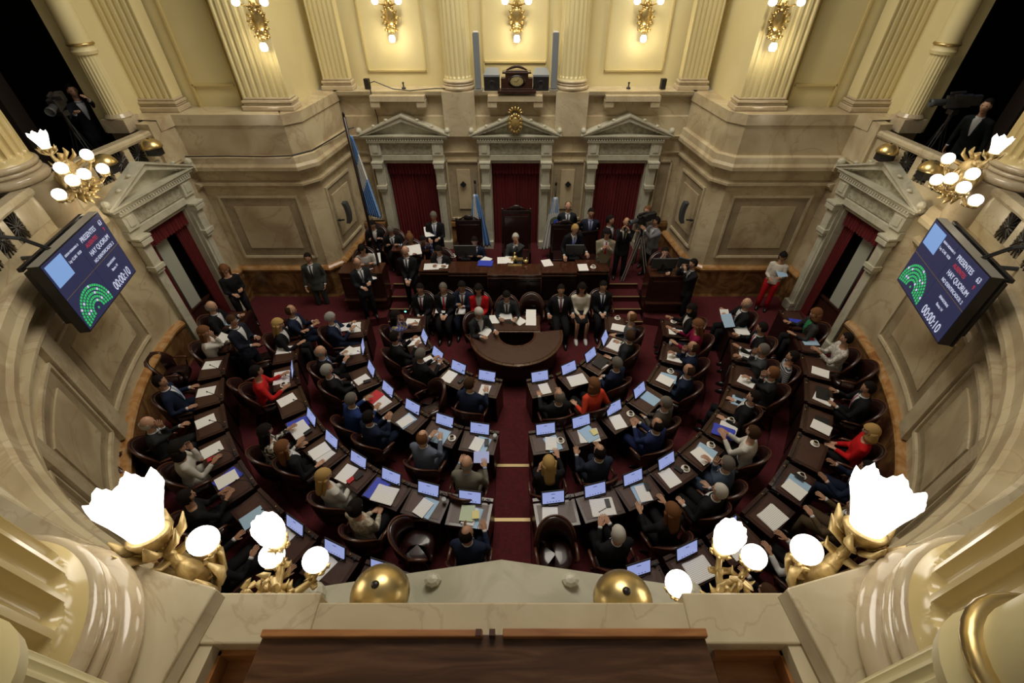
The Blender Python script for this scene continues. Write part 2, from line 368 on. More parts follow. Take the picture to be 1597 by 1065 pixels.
# fluted round columns
def column(name, x, y, r, zb, label, nfl=24, top=9.6, lo=0, smooth=True, rings=None):
    t = thing(name, label, 'column', (x, y, zb)); k = r / .6
    b = MB(); n = 48
    prof = [(r * 1.22, 0), (r * 1.22, .0)]
    def torus(zc, rc, rr, q=7): return [(rc + rr * cos(a), zc + rr * sin(a)) for a in [(-pi / 2 + pi * i / q) for i in range(q + 1)]]
    H = .34 * (r / .6) ** .8
    prof = [(.01, 0)] + torus(H * .22, r * 1.10, H * .22) + [(r * 1.11, H * .46)] + torus(H * .585, r * 1.07, H * .10) + [(r * 1.05, H * .70)] + torus(H * .86, r * 1.05, H * .14) + [(r * 1.03, H), (.01, H)]
    b.lathe(prof, seg=n); b.build('base', M_base, t, smooth=True, auto=50)
    s = MB(); q = 10; seg = nfl * q; R = []; dd = r * .10; hw = pi * r / nfl * .80; f0 = H + .10 * k
    def ring(z, rad, wf):
        out = []
        for j in range(seg):
            a = 2 * pi * j / seg; ph = abs((j % q) / q - .5) / (.40 * max(wf, .01)); g = dd * wf * sqrt(max(0, 1 - ph * ph)) if wf > 0 else 0
            out.append(((rad - g) * cos(a), (rad - g) * sin(a), z))
        return out
    R = [ring(H, r * 1.05, 0), ring(H + .04 * k, r * 1.01, 0), ring(f0 - .01, r, 0)] + [ring(f0 + hw * t_, r, sqrt(1 - (1 - t_) ** 2)) for t_ in (.05, .2, .4, .65, 1.0)] + [ring(top - zb, r * .93, 1.0)]
    s.rings(R); s.build('shaft', M_gloss if r > .4 else M_yellow, t, smooth=True, auto=40)
    return t
for x, nm in ((-1.37, 'left'), (1.37, 'right')): column('fluted_column', x, 12.45, .33, 4.78, 'cream fluted column just %s of the mantel clock' % nm, 20)

# ---- portals
def portal(n, x, y, rz, zf, curtain='closed', crest=False, Hs=DT):
    t = bpy.data.objects.new('door_%d' % n, None); C.objects.link(t); t.location = (x, y, 0); t.rotation_euler = (0, 0, rz); t['kind'] = 'structure'
    b = MB()
    for s_ in (-1, 1):
        b.box((s_ * .77, .05, (zf + 3.35) / 2), (.21, .12, 3.35 - zf))
        b.box((s_ * .80, .09, (zf + 2.5) / 2), (.15, .08, 2.5 - zf - .3))
        b.box((s_ * .80, .10, zf + .12), (.28, .2, .24))
        b.box((s_ * .80, .13, 2.48), (.26, .20, .10)); b.box((s_ * .80, .12, 2.40), (.20, .16, .08))
        b.box((s_ * .80, .12, 2.80), (.20, .16, .55)); b.box((s_ * .80, .16, 3.05), (.26, .24, .10)); b.box((s_ * .80, .14, 3.14), (.30, .28, .05))
    b.box((0, -.12, DT - .03), (1.32, .3, .06))
    for s_ in (-1, 1): b.box((s_ * .655, -.14, (zf + DT) / 2), (.02, .3, DT - zf))
    b.box((0, .05, 3.23), (1.9, .14, .14))
    b.build('door_frame', M_grey, t, bevel=.008)
    e = MB(); e.box((0, .04, 3.47), (1.5, .10, .30)); e.build('frieze', M_carve, t)
    e = MB()
    for s_ in (-1, 1):
        e.box((s_ * .80, .08, 3.47), (.28, .18, .32)); e.box((s_ * .8, .175, 3.47), (.14, .03, .18))
    e.box((0, .10, 3.66), (1.95, .22, .06))
    for i in range(30): e.box((-.94 + i * .065, .2, 3.70), (.035, .06, .04))
    # cornice, raking cornices, tympanum
    e.box((0, .11, 3.76), (2.16, .22, .07)); e.box((0, .13, 3.80), (2.24, .26, .03))
    W2, A = 1.12, 4.26
    for s_ in (-1, 1):
        e.add([(s_ * W2, 0, 3.815), (0, 0, A), (0, .24, A), (s_ * W2, .24, 3.815), (s_ * (W2 - .16), 0, 3.815), (0, 0, A - .12), (0, .24, A - .12), (s_ * (W2 - .16), .24, 3.815)],
              [(0, 1, 2, 3), (4, 7, 6, 5), (3, 2, 6, 7), (0, 4, 5, 1), (0, 3, 7, 4)])
        e.add([(s_ * (W2 + .04), 0, 3.83), (0, 0, A + .045), (0, .28, A + .045), (s_ * (W2 + .04), .28, 3.83), (s_ * (W2 + .04), 0, 3.80), (0, 0, A), (0, .28, A), (s_ * (W2 + .04), .28, 3.80)],
              [(0, 1, 2, 3), (4, 7, 6, 5), (3, 2, 6, 7), (0, 3, 7, 4)])
        for k in range(9):   # dentils under the rake
            q = (k + .5) / 9; e.box((s_ * (W2 - .2) * (1 - q), .10, 3.80 + (A - 3.86) * q), (.035, .12, .05))
        e.ball((s_ * (W2 - .02), .2, 3.92), (.07, .09, .08), 10, rings=6)
        e.box((s_ * (W2 - .02), .18, 3.85), (.12, .12, .05))
        for q in (.36, .66): e.ball((s_ * W2 * (1 - q), .2, 3.83 + (A - 3.8) * q + .04), (.05, .05, .03), 8, rings=5)
    e.build('pediment', M_grey, t)
    ty = MB(); ty.add([(-.98, .05, 3.815), (.98, .05, 3.815), (0, .05, A - .10)], [(0, 1, 2)]); ty.build('tympanum', M_carve if n in (2, 3, 4) else M_grey, t)
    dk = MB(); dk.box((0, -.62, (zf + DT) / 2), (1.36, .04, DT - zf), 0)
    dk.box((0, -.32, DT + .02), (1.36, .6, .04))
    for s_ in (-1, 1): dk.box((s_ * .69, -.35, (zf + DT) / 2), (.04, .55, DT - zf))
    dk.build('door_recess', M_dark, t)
    c = MB()
    def drape(xa, xb, zt, zb, folds, amp=.035, yy=-.2, xa2=None, xb2=None):
        n_ = folds * 6; top = []; bot = []
        xa2 = xa if xa2 is None else xa2; xb2 = xb if xb2 is None else xb2
        R = []
        for k in range(5):
            q = k / 4; r_ = []
            for i in range(n_ + 1):
                u = i / n_; x_ = (xa + (xb - xa) * u) * (1 - q) + (xa2 + (xb2 - xa2) * u) * q
                r_.append((x_, yy + amp * (.5 + .8 * q) * sin(u * folds * 2 * pi) + .01 * sin(u * 37), zt + (zb - zt) * q))
            R.append(r_)
        c.rings(R, closed=False)
    if curtain == 'closed':
        drape(-.655, -.0, DT - .04, zf, 8); drape(.0, .655, DT - .04, zf, 8, yy=-.19); drape(-.655, .655, DT - .02, DT - .38, 15, yy=-.1, amp=.025)
    else:
        drape(-.655, -.30, DT - .04, zf, 6, xa2=-.655, xb2=-.42); drape(.30, .655, DT - .04, zf, 6, xa2=.42, xb2=.655)
        drape(-.655, .655, DT - .02, DT - .42, 15, yy=-.1, amp=.025)
    c.build('curtain', M_curt, t, smooth=True)
    if curtain != 'closed':
        p = MB(); p.box((-.02 * (1 if x > 0 else -1), -.34, 1.95), (.34, .05, 2.1)); p.build('door_pane', mat('pale_backroom_panel', (.42, .43, .36), .5), t)
        q = MB(); q.box((0, -.33, .55), (.9, .06, .7)); q.box((0, -.28, .9), (.9, .04, .05)); q.box((0, -.28, .3), (.9, .04, .05)); q.build('door_leaf', M_wood, t)
    if crest:
        g = MB()
        g.ball((0, .34, 4.12), (.13, .05, .17), 14, rings=8)
        for k in range(14):
            a = pi * 2 * k / 14; g.ball((.13 * cos(a), .33, 4.12 + .19 * sin(a)), (.06, .045, .065), 8, rings=5)
        for k in range(7): a = pi * (k + .5) / 7; g.tube([(.1 * cos(a), .34, 4.34 + .06 * sin(a)), (.19 * cos(a), .34, 4.36 + .15 * sin(a))], [.035, .012], 6)
        o = g.build('gilded_crest', M_gold, None, smooth=True, loc=(x, y - 1.0, 0)); 
        o.location = (x, y, 0); o.rotation_euler = (0, 0, pi)
        tag(o, 'small gilded coat of arms on the centre doorway pediment', 'crest')
    return t
portal(1, -2.8, 12.2, pi, .6); portal(2, 0, 12.2, pi, .6, crest=True); portal(3, 2.8, 12.2, pi, .6)
mR = lerp2(dA, dB, .5); dang = atan2(P_DOOR1[1] - P_DOOR0[1], P_DOOR1[0] - P_DOOR0[0])
portal(4, mR[0], mR[1], dang, .24, 'open'); portal(5, -mR[0], mR[1], pi - dang + pi, .24, 'open')
pd = portal(6, -.02, 1.06, 0, .24); pd.scale = (1.22, 1.0, 1.0)

# ---- floors
fl = MB(); fl.prism([ringpt(a, 8.5) for a in range(-180, 180, 6)], -.1, 0); struct(fl, 'floor', M_red)
for k, (r, z) in enumerate(((4.42, .12), (5.72, .24))):
    t = MB(); pin = [ringpt(a, r) for a in range(-100, 101, 5)]; pout = [ringpt(a, RR + .3) for a in range(-100, 101, 5)]
    t.prism(pin + pout[::-1], .0 if k == 0 else .12, z); struct(t, 'floor_tier', M_red)
for k, (r, z) in enumerate(((4.42, .12), (5.72, .24))):
    ys = (4.86, 3.74)[k]; t = MB(); t.box((-.02, (ys + (3.74, 1.6)[k]) / 2, z / 2 + .002), (.6, ys - (3.74, 1.6)[k], z)); struct(t, 'floor_step', M_red)
    t = MB(); t.box((-.02, ys, z + .006), (.6, .06, .02)); tag(t.build('step_strip', M_brasstrip), 'brass strip on the %s aisle step' % ('upper' if k else 'lower'), 'step edge', kind='structure')
for sgn in (-1, 1):
    t = MB(); t.prism([(sgn * x, y) for x, y in [(3.3, 9.2), (4.9, 8.8), (7.6, 8.4), (7.6, 10.4), (3.3, 10.4)]], 0.0, .23) ; struct(t, 'floor_side', M_red)
pf = MB(); pf.prism([(-4.4, 9.9), (-3.25, 9.9), (-3.25, 10.15), (-2.4, 10.15), (-2.4, 9.65), (2.4, 9.65), (2.4, 10.15), (3.25, 10.15), (3.25, 9.9), (4.4, 9.9), (4.4, 12.9), (-4.4, 12.9)], 0, .6)
struct(pf, 'floor_rostrum', M_red)
for sgn, nm in ((-1, 'left'), (1, 'right')):
    st = MB(); br = MB()
    for (y0, z) in ((9.78, .45), (9.44, .3), (9.1, .15)):
        st.box((sgn * 2.82, (y0 + 10.15) / 2, z / 2), (.85, 10.15 - y0, z)); br.box((sgn * 2.82, y0, z + .005), (.85, .03, .02), 0)
    br.box((sgn * 2.82, 10.15, .605), (.85, .03, .02))
    s_ = thing('rostrum_stairs', 'red carpeted stairs up to the rostrum on the %s' % nm, 'stairs')
    st.build('steps', M_red, s_); br.build('edge_strips', M_brasstrip, s_)
    g = MB(); g.ball((sgn * 2.82, 9.3, .33), (.03, .02, .02), 8, rings=5) if sgn < 0 else g.ball((sgn * 2.75, 9.07, .2), (.03, .02, .03), 8, rings=5)
    tag(g.build('step_light', M_glow), 'small green light on the %s rostrum stairs' % nm, 'light')

# ---- gallery boxes: dark rooms behind the side openings
for sgn, nm in ((1, 'right'), (-1, 'left')):
    b = MB()
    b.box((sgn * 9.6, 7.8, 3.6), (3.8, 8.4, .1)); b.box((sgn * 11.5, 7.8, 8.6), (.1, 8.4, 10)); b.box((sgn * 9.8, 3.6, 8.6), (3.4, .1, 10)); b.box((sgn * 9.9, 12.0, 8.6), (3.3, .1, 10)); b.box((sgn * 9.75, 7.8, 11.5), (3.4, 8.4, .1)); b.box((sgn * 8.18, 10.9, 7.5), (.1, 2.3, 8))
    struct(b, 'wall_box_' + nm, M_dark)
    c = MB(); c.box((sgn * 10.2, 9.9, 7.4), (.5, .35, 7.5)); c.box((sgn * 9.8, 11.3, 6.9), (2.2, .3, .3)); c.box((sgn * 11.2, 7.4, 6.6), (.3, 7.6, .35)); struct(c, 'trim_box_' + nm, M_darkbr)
    c = MB(); c.box((sgn * 10.6, 11.6, 8.2), (1.2, .05, .7))
    struct(c, 'window_%d' % (1 if sgn > 0 else 2), mat('box_window_' + nm, (.2, .2, .2), .4, emit=(.25, .5, .9) if sgn > 0 else (.9, .6, .35), estr=1.2))

# ---- attic with balustrades
for sgn, nm in ((1, 'right'), (-1, 'left')):
    P = (lambda pts: pts) if sgn == 1 else mirror
    att = MB(); path = [ringpt(a) for a in range(0, 85, 4)] + [P_DOOR0, lerp2(P_DOOR0, P_DOOR1, yto(9.75))]
    # solid base course, top rail
    att.sweep(P(path), [(-.12, 3.96), (0, 3.96), (0, 4.12), (-.12, 4.12)])
    struct(att, 'wall_attic_' + nm, M_marble)
    rl = MB(); rp = [ringpt(a) for a in range(20, 85, 4)] + [P_DOOR0, lerp2(P_DOOR0, P_DOOR1, yto(9.7))]
    rl.sweep(P(rp), [(-.14, 4.55), (.03, 4.53), (.05, 4.57), (.05, 4.62), (.02, 4.65), (-.14, 4.65)])
    struct(rl, 'trim_rail_' + nm, M_rail)
    tg = thing('balustrade', 'marble balustrade with black iron grilles in front of the %s gallery box' % nm, 'balustrade')
    def bay(q): m_ = MB(); m_.sweep(q, [(-.10, 4.12), (0, 4.12), (0, 4.55), (-.10, 4.55)]); m_.build('pier_block', M_rail, tg, bevel=.01)
    def grille(q):
        (x0, y0), (x1, y1) = q; m_ = lerp2(q[0], q[1], .5); Lq = hypot(x1 - x0, y1 - y0); ux, uy = (x1 - x0) / Lq, (y1 - y0) / Lq; gr = MB(); hw = Lq / 2
        gr.ball((m_[0], m_[1], 4.335), .035, 8, rings=5)
        for k in range(8):
            an = k * pi / 8; dx, dz = cos(an), sin(an); s2 = min(hw / max(abs(dx), 1e-3), .215 / max(abs(dz), 1e-3))
            gr.tube([(m_[0] - ux * dx * s2, m_[1] - uy * dx * s2, 4.335 - dz * s2), (m_[0] + ux * dx * s2, m_[1] + uy * dx * s2, 4.335 + dz * s2)], .011, 5)
        gr.build('grille', mat('grille_metal', (.05, .045, .04), .45, .6), tg)
        bk = MB(); bk.sweep(q, [(-.2, 4.12), (-.14, 4.12), (-.14, 4.55), (-.2, 4.55)]); bk.build('grille_backing', M_dark, tg)
    L = [P_DOOR0, lerp2(P_DOOR0, P_DOOR1, yto(9.7))]
    def dp(y): return lerp2(P_DOOR0, P_DOOR1, yto(y))
    ys = [7.65, 7.93, 8.07, 8.35, 8.49, 8.77, 8.91, 9.19, 9.7]
    bay(P([dp(7.3), dp(ys[0])]))
    for i in range(8):
        q = P([dp(ys[i]), dp(ys[i + 1])]); (grille if i % 2 == 0 else bay)(q)
    for (a0, a1, op) in ((64.6, 66.8, 1), (66.8, 68, 0), (68, 70.2, 1), (70.2, 71.4, 0), (71.4, 73.6, 1), (73.6, 84.5, 0), (60, 64.6, 0), (57.8, 60, 1), (20, 57.8, 0)):
        n_ = max(1, int((a1 - a0) / 4)); q = P([ringpt(a0 + (a1 - a0) * i / n_) for i in range(n_ + 1)]); (grille if op else bay)(q)
    # bulging piers under the columns with a sconce
    for ph, rz_, nmp in ((80.5, .42, 'far'),):
        pr = MB(); cx, cy = ringpt(ph * sgn, RR + .18 if ph > 50 else RR + .12)
        pr.lathe([(.01, 3.8), (rz_ * .82, 3.8), (rz_ * .9, 3.9), (rz_ * .95, 4.05), (rz_ * .95, 4.4), (rz_, 4.48), (rz_ * 1.03, 4.6), (rz_ * 1.03, ZR), (.01, ZR)] if ph > 50 else
                 [(.01, 3.8), (rz_ * .7, 3.8), (rz_ * .75, 3.9), (rz_ * .78, 4.6), (.01, 4.6)], (cx, cy, 0), 36)
        struct(pr, 'wall_pier_' + nm, M_base, smooth=True, auto=40)
column('fluted_column', *ringpt(80, 7.98), .50, ZR, 'cream fluted column right of the gallery box, at the right picture edge', 24)
column('fluted_column', *ringpt(-80, 7.98), .50, ZR, 'cream fluted column at the left picture edge beside the gallery box', 24)
column('fluted_column', -2.50, .50, .60, ZR + .04, 'huge glossy cream fluted column in the near left corner', 24)
column('fluted_column', 2.50, .50, .60, ZR + .04, 'huge glossy cream fluted column in the near right corner', 24)
# small columns at the box reveals
for sgn, nm, x, y, lb in ((1, 'right', 7.74, 9.62, ''), (-1, 'left', -7.74, 9.62, ''), (1, 'right', 1.40, .27, 'gold-ringed slender cream column at the bottom right picture corner'), (-1, 'left', -1.40, .25, 'gold-ringed slender cream column at the bottom left picture corner')):
    t = thing('slender_column', lb or 'slender cream column with a gold ring beside the %s gallery box' % nm, 'column', (x, y, ZR))
    b = MB(); b.box((0, 0, .1), (.44, .44, .24)); b.lathe([(.01, .2), (.22, .2), (.24, .24), (.2, .3), (.01, .3)], seg=24); b.build('base', M_base, t)
    s = MB()
    R = []
    for z, r in ((.28, .185), (1.3, .175)):
        R.append([((r - (.012 if j % 4 in (1, 2) else 0)) * cos(2 * pi * j / 80), (r - (.012 if j % 4 in (1, 2) else 0)) * sin(2 * pi * j / 80), z) for j in range(80)])
    s.rings(R); s.lathe([(.01, 1.42), (.18, 1.42), (.175, 5.0), (.01, 5.0)], seg=32); s.lathe([(.01, 1.28), (.2, 1.28), (.21, 1.33), (.19, 1.36), (.19, 1.42), (.01, 1.42)], seg=32)
    s.build('shaft', M_yellow, t, smooth=True, auto=40)
    g = MB(); g.lathe([(.01, 1.40)] + [(.19 + .025 * cos(a), 1.43 + .025 * sin(a)) for a in [(-pi / 2 + pi * i / 6) for i in range(7)]] + [(.01, 1.46)], seg=32); g.build('gold_ring', M_brass, t, smooth=True)

# ---- near gallery: rail, plinths, desk
rail = MB()
rail.box((0, .86, 4.55), (2.2, .20, .19)); rail.box((-1.32, .88, 4.565), (.62, .25, .19)); rail.box((1.32, .88, 4.565), (.62, .25, .19))
rail.box((0, .90, 4.60), (2.2, .02, .03))
struct(rail, 'wall_near_parapet', M_rail, bevel=.012)
low = MB(); low.box((0, .84, 4.17), (2.9, .14, .5)); struct(low, 'wall_near_apron', M_marble)
for sgn, nm in ((1, 'right'), (-1, 'left')):
    p = MB(); poly = [(1.60, 1.02), (2.1, 1.14), (2.6, 1.32), (3.3, 1.6), (3.6, .2), (1.75, .2), (1.66, .45)]
    p.prism([(sgn * x, y) for x, y in (poly if sgn > 0 else poly[::-1])], 4.3, ZR + .04)
    struct(p, 'wall_plinth_' + nm, M_rail, bevel=.01)
    p = MB(); poly = [(1.54, .98), (1.61, 1.02), (1.70, .45), (1.78, .2), (1.66, .2), (1.60, .45)]
    p.prism([(sgn * x, y) for x, y in (poly if sgn > 0 else poly[::-1])], 4.3, ZR + .015); struct(p, 'trim_plinth_' + nm, M_panel)
    p = MB(); poly = [(1.50, .98), (1.55, .98), (1.60, .45), (1.66, .2), (1.52, .2), (1.50, .70)]
    p.prism([(sgn * x, y) for x, y in (poly if sgn > 0 else poly[::-1])], 4.3, ZR - .005); struct(p, 'trim_plinth_inner_' + nm, M_rail)
    wd = MB(); wd.box((sgn * 1.34, .60, 4.40), (.36, .32, .1)); wd.box((sgn * 1.34, .745, 4.50), (.40, .03, .12)); wd.box((sgn * 1.50, .55, 4.50), (.03, .4, .12))
    tag(wd.build('wooden_step', [M_lectlt]), 'honey wood panel below the rail on the %s of the reading desk' % nm, 'wood panel')
t = thing('reading_desk', 'wide dark wooden reading desk along the near marble rail', 'desk', (-.06, 0, 0))
b = MB(); b.add([(-1.17, .79, 4.70), (1.12, .79, 4.70), (1.16, .25, 4.66), (-1.22, .25, 4.66), (-1.17, .79, 4.62), (1.12, .79, 4.62), (1.16, .25, 4.58), (-1.22, .25, 4.58)], [(0, 3, 2, 1), (4, 5, 6, 7), (0, 1, 5, 4), (1, 2, 6, 5), (2, 3, 7, 6), (3, 0, 4, 7)])
b.build('desktop', M_lect, t, bevel=.006)
b = MB(); b.box((-.60, .785, 4.715), (1.14, .035, .035)); b.box((.60, .785, 4.72), (1.05, .04, .04)); b.build('ledge', M_lectlt, t, bevel=.005)
b = MB(); b.box((0.02, .785, 4.722), (.03, .03, .04)); b.box((-.05, .785, 4.722), (.03, .03, .04)); b.build('hinge', M_rim, t)
# ================================================================= furniture
def arc(r, a0, a1, n, z): return [(r * cos(a0 + (a1 - a0) * i / n), r * sin(a0 + (a1 - a0) * i / n), z) for i in range(n + 1)]
def make_chair(label, cat='chair'):
    t = thing('leather_armchair', label, cat)
    b = MB()    # seat cushion
    R = []
    for z, k in ((.36, .92), (.40, 1.0), (.46, 1.0), (.495, .90), (.505, .6), (.508, .05)):
        R.append([(.25 * k * (1 if abs(cos(a)) < .01 else cos(a)) * (1 + .12 * abs(sin(2 * a))), .03 + .24 * k * sin(a) * (1 + .12 * abs(sin(2 * a))), z) for a in [2 * pi * j / 24 for j in range(24)]])
    b.rings(R); b.build('seat', M_leather, t, smooth=True)
    b = MB(); A0, A1, n = radians(192), radians(348), 18; R = []
    for i in range(n + 1):
        a = A0 + (A1 - A0) * i / n; q = sin(pi * i / n); h = .67 + .33 * q ** .6; ro, ri = .32, .26
        def pt(r, z): k = 1 + (z - .45) * .08; return (r * k * cos(a), .02 + r * k * sin(a) * 1.02, z)
        R.append([pt(ri, .42), pt(ri - .01, (.42 + h) / 2), pt(ri, h - .02), pt((ri + ro) / 2, h), pt(ro, h - .02), pt(ro, .5), pt(ro - .02, .40)])
    b.rings(R, caps=True, closed=True); b.build('backrest', M_leather, t, smooth=True)
    b = MB(); pts = []
    for i in range(n + 1):
        a = A0 + (A1 - A0) * i / n; q = sin(pi * i / n); h = .675 + .33 * q ** .6; k = 1 + (h - .45) * .08
        pts.append((.31 * k * cos(a), .02 + .31 * k * sin(a) * 1.02, h))
    b.tube(pts, .016, 8); b.build('back_frame', M_rim, t, smooth=True)
    for s_ in (-1, 1):
        b = MB(); b.tube([(s_ * .30, -.05, .66), (s_ * .30, .08, .665), (s_ * .295, .20, .65), (s_ * .28, .24, .62)], [.022, .026, .026, .018], 8, flat=.7)
        b.tube([(s_ * .285, .20, .64), (s_ * .27, .16, .44)], .016, 8); b.build('armrest', M_rim, t, smooth=True)
    b = MB(); b.lathe([(.01, .10), (.035, .10), (.03, .36), (.12, .37), (.01, .375)], seg=12); b.build('pedestal', M_wooddk, t)
    b = MB()
    for k in range(4):
        a = pi / 4 + k * pi / 2; b.tube([(0, 0, .13), (.15 * cos(a), .15 * sin(a), .08), (.27 * cos(a), .27 * sin(a), .03)], [.03, .025, .016], 6)
        b.ball((.27 * cos(a), .27 * sin(a), .025), .025, 8, rings=6)
    b.build('base', M_wooddk, t); return t
CH0 = [None]
def chair(x, y, z, rz, label, group=None):
    if CH0[0] is None:
        CH0[0] = make_chair(label); CH0[0].location = (x, y, z); CH0[0].rotation_euler = (0, 0, rz); o = CH0[0]
    else: o = dup(CH0[0], (x, y, z), rz, label)
    if group: o['group'] = group
    elif 'group' in o: del o['group']
    return o
DW, DD = .66, .50
def make_desk():
    t = thing('senator_desk', 'x', 'desk')
    b = MB(); b.box((0, 0, .735), (DW, DD, .03)); b.box((0, DD / 2 - .03, .765), (DW, .06, .04)); b.build('desktop', M_wood, t, bevel=.004)
    b = MB(); b.box((0, -.03, .752), (DW - .10, DD - .16, .006)); b.build('leather_inset', M_leathtop, t)
    b = MB(); b.box((0, DD / 2 - .02, .37), (DW - .02, .03, .70)); b.build('front_panel', M_wooddk, t)
    for s_ in (-1, 1):
        b = MB(); b.box((s_ * (DW / 2 - .02), .0, .37), (.03, DD - .04, .70)); b.build('side_panel', M_wooddk, t)
    b = MB(); b.box((0, -.05, .67), (DW - .1, .36, .09)); dr = b.build('drawer', M_wooddk, t); b = MB(); b.ball((0, -.235, .67), .014, 8, rings=5); b.build('drawer_knob', M_brasstrip, dr)
    b = MB(); b.tube([(DW / 2 - .07, .20, .78), (DW / 2 - .08, .16, .90), (DW / 2 - .12, .06, .98)], .005, 6); b.ball((DW / 2 - .125, .05, .985), .014, 8, rings=5)
    b.lathe([(.01, .78), (.03, .78), (.025, .80), (.01, .80)], (DW / 2 - .07, .2, 0), 10); b.build('microphone', M_black, t)
    b = MB(); b.ball((DW / 2 - .16, .215, .797), .012, 8, rings=6); b.build('lamp_knob', M_brasstrip, t); return t
def make_screen():
    t = thing('desk_monitor', 'x', 'monitor'); T = Matrix.Translation((0, .12, .775)) @ Matrix.Rotation(radians(-22), 4, 'X')
    b = MB(); b.box((0, 0, .125), (.37, .018, .25), M=T); b.build('casing', M_black, t, bevel=.004)
    b = MB(); b.box((0, -.0105, .130), (.335, .003, .20), M=T); di = b.build('display', M_screen, t)
    b = MB()
    for k in range(5): b.box((-.09 + .045 * k, -.013, .055), (.02, .001, .014), M=T)
    b.box((0, -.013, .19), (.06, .001, .012), M=T); b.build('menu_icons', M_icon, di)
    b = MB(); b.box((0, .15, .772), (.16, .10, .02)); b.build('stand', M_black, t); return t
def make_paper(w_=.21, h_=.297, n=3, col=None):
    t = MB(); random.seed(int(w_ * 1000) + n)
    for k in range(n):
        t.box((random.uniform(-.008, .008), random.uniform(-.008, .008), .002 + .003 * k), (w_, h_, .003), rz=random.uniform(-.06, .06))
    return t
M_lines = None
def printed():
    m = mat('printed_paper', (.86, .86, .85), .7); nt = m.node_tree
    if len(nt.nodes) < 4:
        tc = nt.nodes.new('ShaderNodeTexCoord'); wv = nt.nodes.new('ShaderNodeTexWave'); wv.bands_direction = 'Y'; wv.inputs['Scale'].default_value = 14; wv.inputs['Distortion'].default_value = .0
        nz = nt.nodes.new('ShaderNodeTexNoise'); nz.inputs['Scale'].default_value = 60
        r = nt.nodes.new('ShaderNodeValToRGB'); r.color_ramp.elements[0].position = .0; r.color_ramp.elements[0].color = (.50, .50, .52, 1); r.color_ramp.elements[1].position = .32; r.color_ramp.elements[1].color = (.87, .87, .86, 1)
        nt.links.new(tc.outputs['Object'], wv.inputs[0]); nt.links.new(wv.outputs[1], r.inputs[0]); nt.links.new(r.outputs[0], nt.nodes['Principled BSDF'].inputs['Base Color'])
    return m
PROTO = {}
def item(kind, x, y, z, rz, label, group=None):
    """small single-mesh or two-part things lying on a desk"""
    if kind not in PROTO:
        if kind in 'pPqbByrRgYl':
            spec = {'p': ('paper_sheet', 'paper', .23, .31, 2, M_paper), 'P': ('open_dossier', 'papers', .36, .28, 5, printed()), 'q': ('paper_sheet', 'paper', .20, .28, 1, printed()),
                    'b': ('pale_blue_folder', 'folder', .24, .32, 2, M_blue), 'B': ('royal_blue_binder', 'binder', .25, .36, 6, M_royal), 'y': ('yellow_note', 'paper', .10, .13, 2, M_yellowp),
                    'r': ('red_striped_booklet', 'booklet', .22, .30, 3, M_redstripe), 'g': ('green_paper', 'paper', .21, .25, 2, M_green), 'l': ('black_notebook', 'laptop', .32, .22, 5, M_black),
                    'R': ('red_card', 'card', .08, .12, 1, M_redstripe), 'Y': ('yellow_note', 'paper', .2, .16, 2, M_yellowp)}[kind]
            o = make_paper(*spec[2:5]).build(spec[0], spec[5]); PROTO[kind] = (o, spec[1])
        elif kind == 'f':
            b = MB(); b.box((0, 0, .006), (.075, .145, .011)); o = b.build('mobile_phone', M_black, bevel=.004); PROTO[kind] = (o, 'phone')
        elif kind == 'c':
            t = thing('coffee_cup', 'x', 'cup'); b = MB(); b.lathe([(.01, 0), (.04, .002), (.075, .012), (.072, .016), (.03, .008), (.01, .008)], seg=20); b.build('saucer', M_china, t, smooth=True)
            b = MB(); b.lathe([(.01, .01), (.022, .01), (.036, .03), (.04, .062), (.037, .062), (.033, .03), (.01, .02)], seg=18); b.tube([(.038, 0, .05), (.06, 0, .045), (.055, 0, .028), (.035, 0, .028)], .004, 6); b.build('cup', M_china, t, smooth=True)
            b = MB(); b.lathe([(.001, .052), (.036, .052)], seg=16); b.build('coffee', M_coffee, t); PROTO[kind] = (t, 'cup')
        elif kind == 'w':
            b = MB(); b.lathe([(.01, 0), (.03, 0), (.034, .11), (.032, .11), (.028, .01), (.01, .01)], seg=16); o = b.build('water_glass', M_glass, smooth=True); PROTO[kind] = (o, 'glass')
        elif kind == 'e':
            b = MB(); b.tube([(-.07, 0, .005), (.07, 0, .006)], .004, 6); o = b.build('pen', M_black); PROTO[kind] = (o, 'pen')
        elif kind == 's': PROTO[kind] = (make_screen(), 'monitor')
        elif kind == 'd': PROTO[kind] = (make_desk(), 'desk')
        o, cat = PROTO[kind]; o.location = (x, y, z); o.rotation_euler = (0, 0, rz)
    else:
        src, cat = PROTO[kind]; o = dup(src, (x, y, z), rz)
    o['label'] = label; o['category'] = cat
    if group: o['group'] = group
    elif 'group' in o: del o['group']
    return o
ROWNAME = {1: 'front row', 2: 'second row', 3: 'third row', 4: 'outermost row'}
ROWS = {1: (2.35, .0, [14, 31, 47.5, 65, 83]), 2: (3.65, .0, [9.7, 20.8, 32.6, 44.5, 56.5, 69, 83]),
        3: (5.05, .12, [7.5, 15.4, 23.2, 31.2, 39.4, 47.8, 56.4, 65, 74, 83]), 4: (6.36, .24, [16, 23, 30, 37, 44, 51, 58, 65, 72, 79, 86])}
ROWC = 8.55
